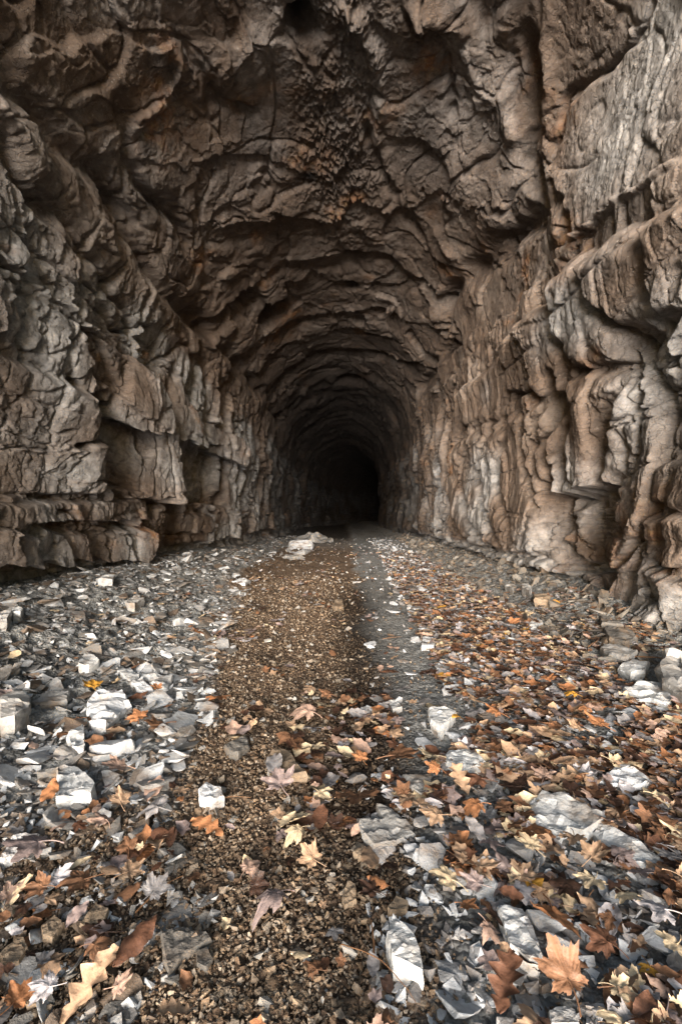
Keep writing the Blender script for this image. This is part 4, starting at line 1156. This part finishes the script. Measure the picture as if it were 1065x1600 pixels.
HL = [
 ('syc', Z6, 440, 325, 120, 'pale', .3, 'pale yellow lobed leaf lying below the large rough slab'),
 ('syc', Z6, 105, 465, 140, 'pale', 1.2, 'cream lobed leaf on the grey mud strip, left of a mauve leaf'),
 ('syc', Z6, 700, 465, 125, 'pale', 2.2, 'cream lobed leaf in the middle of the right hand leaf bed'),
 ('syc', Z6, 825, 525, 115, 'pale', 3.4, 'pale leaf pointing down to the right below the long layered slab'),
 ('syc', Z6, 525, 600, 210, 'orange', 2.8, 'largest orange brown lobed leaf beside the smooth oblong stone'),
 ('crum', Z6, 755, 725, 160, 'rust', .8, 'dark rust crumpled leaf right of the largest orange brown leaf'),
 ('syc', Z6, 1040, 735, 150, 'pale', 2.0, 'pale leaf cut by the right picture edge'),
 ('syc', Z6, 690, 370, 130, 'tan', 5.3, 'tan leaf propped up over a dark gap below the large slab'),
 ('syc', Z6, 215, 480, 110, 'mauve', 1.0, 'mauve brown leaf just right of the cream leaf on the mud'),
 ('syc', Z6, 885, 430, 105, 'mauve', 3.0, 'mauve leaf on the long layered slab'),
 ('ova', Z6, 205, 250, 120, 'grey', .5, 'grey oval leaf above the mauve lobed leaf'),
 ('crum', Z6, 215, 150, 110, 'orange', 1.8, 'brown cupped leaf above the grey oval leaf'),
 ('syc', Z6, 50, 195, 120, 'tan', 1.5, 'tan orange leaf at the edge of the grey mud strip'),
 ('syc', Z6, 590, 880, 220, 'brown', .2, 'big brown leaf near the bottom edge, under the rust leaf'),
 ('syc', Z6, 615, 285, 115, 'tan', 2.6, 'tan leaf touching the lower side of the large rough slab'),
 ('crum', Z6, 990, 590, 170, 'lilac', 1.3, 'large whitish grey crinkled leaf near the right edge'),
 ('syc', Z6, 165, 570, 90, 'orange', 4.0, 'small orange leaf on the grey mud below the cream leaf'),
 ('oak', Z6, 325, 880, 240, 'rust', -.5, 'long dark red lobed oak leaf near the bottom edge'),
 ('ova', Z6, 355, 520, 100, 'rust', 1.3, 'dark brown curled leaf above the smooth oblong stone'),
 ('syc', Z6, 275, 305, 110, 'mauve', 2.9, 'mauve leaf left of the pale yellow leaf'),
 ('ova', Z5, 640, 468, 95, 'orange', 1.5, 'small serrated orange leaf on dark leaves below the notched stone'),
 ('crum', Z5, 222, 520, 150, 'mauve', 2.4, 'shrivelled grey leaf lying alone on the gravel'),
 ('crum', Z5, 690, 400, 110, 'dark', 2.4, 'dark brown leaf right under the notched stone'),
 ('syc', Z5, 560, 110, 200, 'brown', 3.0, 'wide dark brown leaf above the notched stone'),
 ('syc', Z5, 620, 510, 110, 'dark', 1.0, 'dark purple brown leaf beside the tan rounded stone'),
 ('oak', Z4, 870, 228, 140, 'orange', 1.2, 'orange oak leaf alone on the gravel'),
 ('syc', Z4, 500, 140, 100, 'tan', .6, 'tan lobed leaf in the rubble left of the round white stone'),
 ('ova', Z4, 205, 95, 120, 'orange', .2, 'orange oval leaf standing on edge at the left'),
 ('syc', Z4, 350, 465, 150, 'brown', 2.0, 'brown and cream lobed leaf on the gravel edge at the lower left'),
 ('oak', Z4, 370, 890, 250, 'tan', -.4, 'big tan oak leaf at the lower left corner'),
 ('syc', Z4, 205, 910, 130, 'lilac', 1.5, 'whitish leaf left of the big tan oak leaf'),
 ('syc', Z4, 490, 905, 110, 'pink', 5.0, 'pinkish leaf right of the big tan oak leaf'),
 ('ova', Z4, 560, 705, 200, 'rust', -.5, 'glossy red brown folded leaf on the gravel'),
 ('crum', Z4, 635, 515, 130, 'grey', -.4, 'grey withered leaf above the folded red brown leaf'),
 ('ova', Z4, 322, 605, 110, 'mauve', -.3, 'dark mauve leaf left of the withered grey leaf'),
 ('crum', Z4, 160, 310, 190, 'mauve', 2.0, 'dull brown shrunken leaf near the left edge over white slab'),
 ('crum', Z4, 650, 160, 150, 'grey', 1.0, 'grey curled leaf left of the round white stone'),
 ('crum', Z4, 440, 215, 120, 'pink', 1.0, 'pinkish curled leaf below the tan lobed leaf'),
 ('crum', Z1, 385, 590, 90, 'yellow', .5, 'yellow tan leaf touching the top of the largest white block'),
 ('syc', Z1, 575, 722, 95, 'orange', .6, 'orange leaf right of the largest white block'),
 ('syc', Z1, 675, 750, 110, 'brown', 1.9, 'brown veined leaf right of the orange leaf by the white block'),
 ('syc', Z1, 500, 925, 120, 'pink', 2.0, 'pinkish brown leaf below the orange leaf in the left rubble'),
 ('crum', Z1, 920, 635, 100, 'orange', 2.2, 'orange curled leaf at the edge of the left rubble and gravel'),
 ('syc', Z1, 655, 600, 55, 'orange', 1.0, 'small orange leaf beside the three overlapping pale slabs'),
 ('syc', Z1, 828, 368, 60, 'orange', 1.0, 'small orange leaf far back on the left gravel edge'),
 ('crum', Z1, 365, 720, 90, 'brown', 2.9, 'brown leaf tucked at the left side of the largest white block'),
 ('syc', Z2, 570, 890, 75, 'orange', .3, 'small orange lobed leaf on the dark shaded soil'),
 ('syc', Z2, 715, 880, 160, 'brown', 4.9, 'wide brown leaf on the shaded soil beside the mud strip'),
 ('syc', Z2, 435, 625, 70, 'brown', 1.3, 'rust brown leaf, leftmost of the back row in the middle leaf patch'),
 ('syc', Z2, 680, 530, 90, 'rust', 3.3, 'rust leaf at the near end of the smooth mud strip'),
 ('syc', Z2, 605, 635, 75, 'rust', 2.6, 'rust leaf below the one on the smooth mud strip'),
 ('crum', Z2, 355, 695, 120, 'pink', 1.3, 'pinkish leaf over a white stone in the middle leaf patch'),
 ('syc', Z2, 235, 1000, 150, 'mauve', .3, 'mauve leaf in front of the buff angular stone'),
 ('ova', Z2, 210, 915, 130, 'grey', .1, 'pale grey oval leaf leaning on the buff angular stone'),
 ('syc', Z2, 785, 660, 45, 'tan', .1, 'small tan leaf alone on the grey mud strip'),
 ('crum', Z2, 375, 765, 90, 'grey', 2.3, 'blue grey curled leaf in the middle leaf patch'),
 ('crum', Z3, 615, 622, 65, 'yellow', 1.0, 'bright yellow orange leaf in the middle of the right leaf bed'),
 ('syc', Z3, 790, 678, 95, 'orange', 2.0, 'orange leaf left of the scalloped pale slab'),
 ('syc', Z3, 635, 765, 80, 'tan', 1.0, 'tan leaf below the bright yellow orange leaf'),
 ('crum', Z3, 125, 715, 55, 'yellow', .2, 'small yellow leaf against the pale wedge shaped stone'),
 ('crum', Z3, 300, 700, 90, 'orange', .9, 'orange brown curled leaf right of the small yellow leaf'),
 ('syc', Z3, 215, 655, 80, 'tan', 1.9, 'tan leaf above the orange brown curled leaf'),
 ('syc', Z3, 725, 750, 110, 'orange', .4, 'orange tan leaf right of the tan leaf in the right bed'),
 ('oak', Z3, 140, 975, 140, 'tan', .2, 'tan oak leaf below the rounded half sunk slab'),
 ('crum', Z3, 230, 975, 130, 'rust', 1.2, 'glossy rust leaf right of the tan oak leaf'),
 ('crum', Z3, 45, 930, 80, 'orange', 1.2, 'orange red leaf left of the tan oak leaf'),
 ('syc', Z3, 195, 555, 85, 'orange', 1.2, 'orange brown leaf behind the tan leaf at the mud border'),
 ('syc', Z3, 500, 560, 70, 'orange', 5.2, 'orange leaf left of the bright yellow orange leaf'),
 ('syc', Z3, 360, 325, 60, 'orange', 5.2, 'orange leaf near the small pale flat stone farther back'),
]
rl = random.Random(21)
LXY = []
for k, (kd, zf, a, b, s, colr, rz, lab) in enumerate(HL):
    px, py = zf(a, b)
    o = put_leaf(kd, px, py, s * .3756, colr, rz, lab, h=.06, k=k, tilt=(rl.uniform(-.1, .25), rl.uniform(-.25, .25)))
    LXY.append((o.location.x, o.location.y, o.scale.x * .42))
    USED.add(lab)
LXY = np.array(LXY)
# the rest of the leaf bed
def leaf_density(x, y):
    w = float(pn(np.array([x * 1.7]), np.array([y * 1.7]), np.array([2.0]))[0])
    left_edge = .16 if y < 2.0 else (.16 + (y - 2.0) * 1.3 if y < 2.4 else .62 + .035 * y)
    if y < 1.8 and .06 < x < .38: return .10 + w * .8
    if y < 2.0 and x > left_edge: return .85 + w
    if x > left_edge + w * .3 and x < 2.05 + .02 * y: return (.9 + w) * (1 - max(0, (y - 6) / 10))
    if x > 2.0 and y < 6: return .3 + w
    if -.28 < x < .3 and 1.75 < y < 3.0: return .30 + w
    if -.9 - .25 * y < x < -.45 and y < 3.6: return .04 + w * .4
    if y > 3.5 and -1.6 < x < .4: return w * 1.2 - .12
    return .02
def scrap(name, seed):
    r = random.Random(seed); n = 11
    v = [(0, 0, r.uniform(-.08, .12))]; c = [1.0]
    for q in (.5, 1):
        for k in range(n):
            a = 6.283 * k / n
            b = (.5 if k % 2 else .36) * r.uniform(.7, 1.1) * q
            v.append((math.cos(a) * b, math.sin(a) * b * .8, r.uniform(-.06, .10) * q + .3 * (math.cos(a + seed) * b) ** 2 * r.choice((1, 1, -1)))); c.append(r.uniform(.8, 1.1))
    f = [(0, 1 + k, 1 + (k + 1) % n) for k in range(n)]
    for k in range(n):
        a0, a1 = 1 + k, 1 + (k + 1) % n
        f += [(a0, a0 + n, a1 + n), (a0, a1 + n, a1)]
    return mesh_np(name, np.array(v), np.array(f), {'Col': np.repeat(np.array(c)[:, None], 3, 1)}, M_LEAF)
fine_l = [leaf_lobed('leaf_small', 211 + k, 30, 2, .3, False) for k in range(4)] + [leaf_long('leaf_small', 231 + k, 'ovate', 7, 1) for k in range(3)] + [scrap('leaf_small', 400 + k) for k in range(6)]
cand = []; tries = 0
while len(cand) < 9200 and tries < 220000:
    tries += 1
    y_ = 1.0 * math.exp(rl.random() ** .8 * math.log(17.0))
    hw = min(3.0, y_ * .80 + .70)
    x_ = rl.uniform(-hw, hw)
    if rl.random() > leaf_density(x_, y_): continue
    if y_ < 4 and not free(x_, y_, .75): continue
    s = (.045 + .10 * rl.random() ** 1.2) * (1.15 if y_ < 2.2 and x_ > .3 else 1)
    if (np.hypot(LXY[:, 0] - x_, LXY[:, 1] - y_) < LXY[:, 2] + s * .25).any(): continue
    cand.append((s / y_ * (1 if abs(x_) < .77 * y_ else .01), s, x_, y_))
cand.sort(reverse=True)
pals = ['brown', 'dark', 'dark', 'mauve', 'grey', 'tan', 'pale', 'tan', 'lilac', 'pink', 'pale', 'tan', 'lilac', 'tan', 'tan', 'orange', 'orange', 'rust', 'rust', 'brown', 'brown', 'brown', 'mauve', 'mauve', 'grey', 'grey', 'pale', 'dark', 'dark', 'pink', 'grey', 'brown', 'tan', 'mauve']
rest = []
nobj = 300 - len(HL)
for k, (_, s, x_, y_) in enumerate(cand):
    colr = rl.choice(pals)
    if rl.random() < .006: colr = 'yellow'
    cc = Vector(C[colr]) * rl.uniform(.75, 1.1)
    rot = Euler((rl.gauss(.06, .18), rl.gauss(0, .18), rl.uniform(0, 6.28)))
    zz = gz1(x_, y_) + rl.uniform(.012, .05)
    if k < nobj:
        kd = rl.choice(['syc', 'syc', 'syc', 'crum', 'crum', 'crum', 'crum', 'oak', 'ova'])
        o = bpy.data.objects.new('leaf', rl.choice(KINDS[kd])); COL.objects.link(o)
        o.location = (x_, y_, zz); o.rotation_euler = rot; o.scale = (s, s, s); o.color = (*cc, 1)
        add_stalk(o, kd, k)
        where = 'on the right' if x_ > .16 else ('on the gravel in the middle' if x_ > -.5 else 'in the rubble on the left')
        cw = {'tan': 'tan', 'orange': 'orange', 'rust': 'rust', 'brown': 'brown', 'mauve': 'mauve', 'grey': 'grey', 'pale': 'cream', 'dark': 'dark brown', 'pink': 'pinkish', 'lilac': 'whitish', 'yellow': 'yellow'}[colr]
        kw = {'syc': 'lobed leaf', 'crum': 'curled leaf', 'oak': 'oak leaf', 'ova': 'oval leaf'}[kd]
        o['label'] = place_label(cw + ' ' + kw, x_, y_)
        o['category'] = 'leaf'; o['group'] = 'scattered fallen leaves ' + where
    else:
        rest.append((rl.choice(fine_l), Matrix.LocRotScale((x_, y_, zz), rot, (s, s, s)), cc))
v, f, c = merge(rest)
print('leaf tris', len(f))
link('leaf_litter', mesh_np('leaf_litter', v, f, {'Col': c}, M_LEAF), None, kind='stuff', label='small fallen leaves and leaf scraps covering the floor beside the path', category='leaf litter')

# twigs
def twig(px, py, ln, rz, rad_, lab):
    p = gpos(px, py, .03); r = random.Random(px)
    v, f = [], []
    n = 9
    for k in range(n):
        t = k / (n - 1); rr_ = rad_ * (1 - .6 * t)
        cx_ = (t - .5) * ln; cy_ = .06 * ln * math.sin(t * 4 + px) + r.uniform(-.01, .01) * ln; cz_ = .05 * ln * math.sin(t * 3)
        for j in range(5):
            a = j * 1.2566
            v.append((cx_, cy_ + math.cos(a) * rr_, cz_ + math.sin(a) * rr_))
    for k in range(n - 1):
        for j in range(5):
            a0 = k * 5 + j; a1 = k * 5 + (j + 1) % 5
            f.append((a0, a1, a1 + 5)); f.append((a0, a1 + 5, a0 + 5))
    me = mesh_np('twig', np.array(v), np.array(f), {'Col': np.tile(np.array([srgb(120, 88, 62)]), (len(v), 1))}, M_LEAF)
    o = bpy.data.objects.new('twig', me); COL.objects.link(o)
    o.location = p; o.rotation_euler = (0, -.08, rz)
    o['label'] = lab; o['category'] = 'twig'; o['group'] = 'twigs on the tunnel floor'
for a in [(582, 1465, .10, 1.45, .004, 'short upright looking twig on the gravel left of the pale pointed stone'),
          (925, 1008, .35, .9, .006, 'thin reddish twig leaning by the foot of the right wall'),
          (590, 1515, .25, -.8, .002, 'long thin pale stem crossing the leaves at the bottom middle'),
          (612, 997, .18, .1, .004, 'thin twig lying on the smooth mud strip'),
          (250, 1395, .16, .8, .003, 'thin stem poking from the gravel near the folded red brown leaf'),
          (1020, 1030, .4, -.5, .008, 'pale twig beside the big grey block under the right wall'),
          (915, 1410, .12, .6, .003, 'short orange stalk right of the largest orange brown leaf'),
          (365, 1248, .14, .1, .002, 'fine pale stalk beside the small round white stone')]:
    twig(*a)
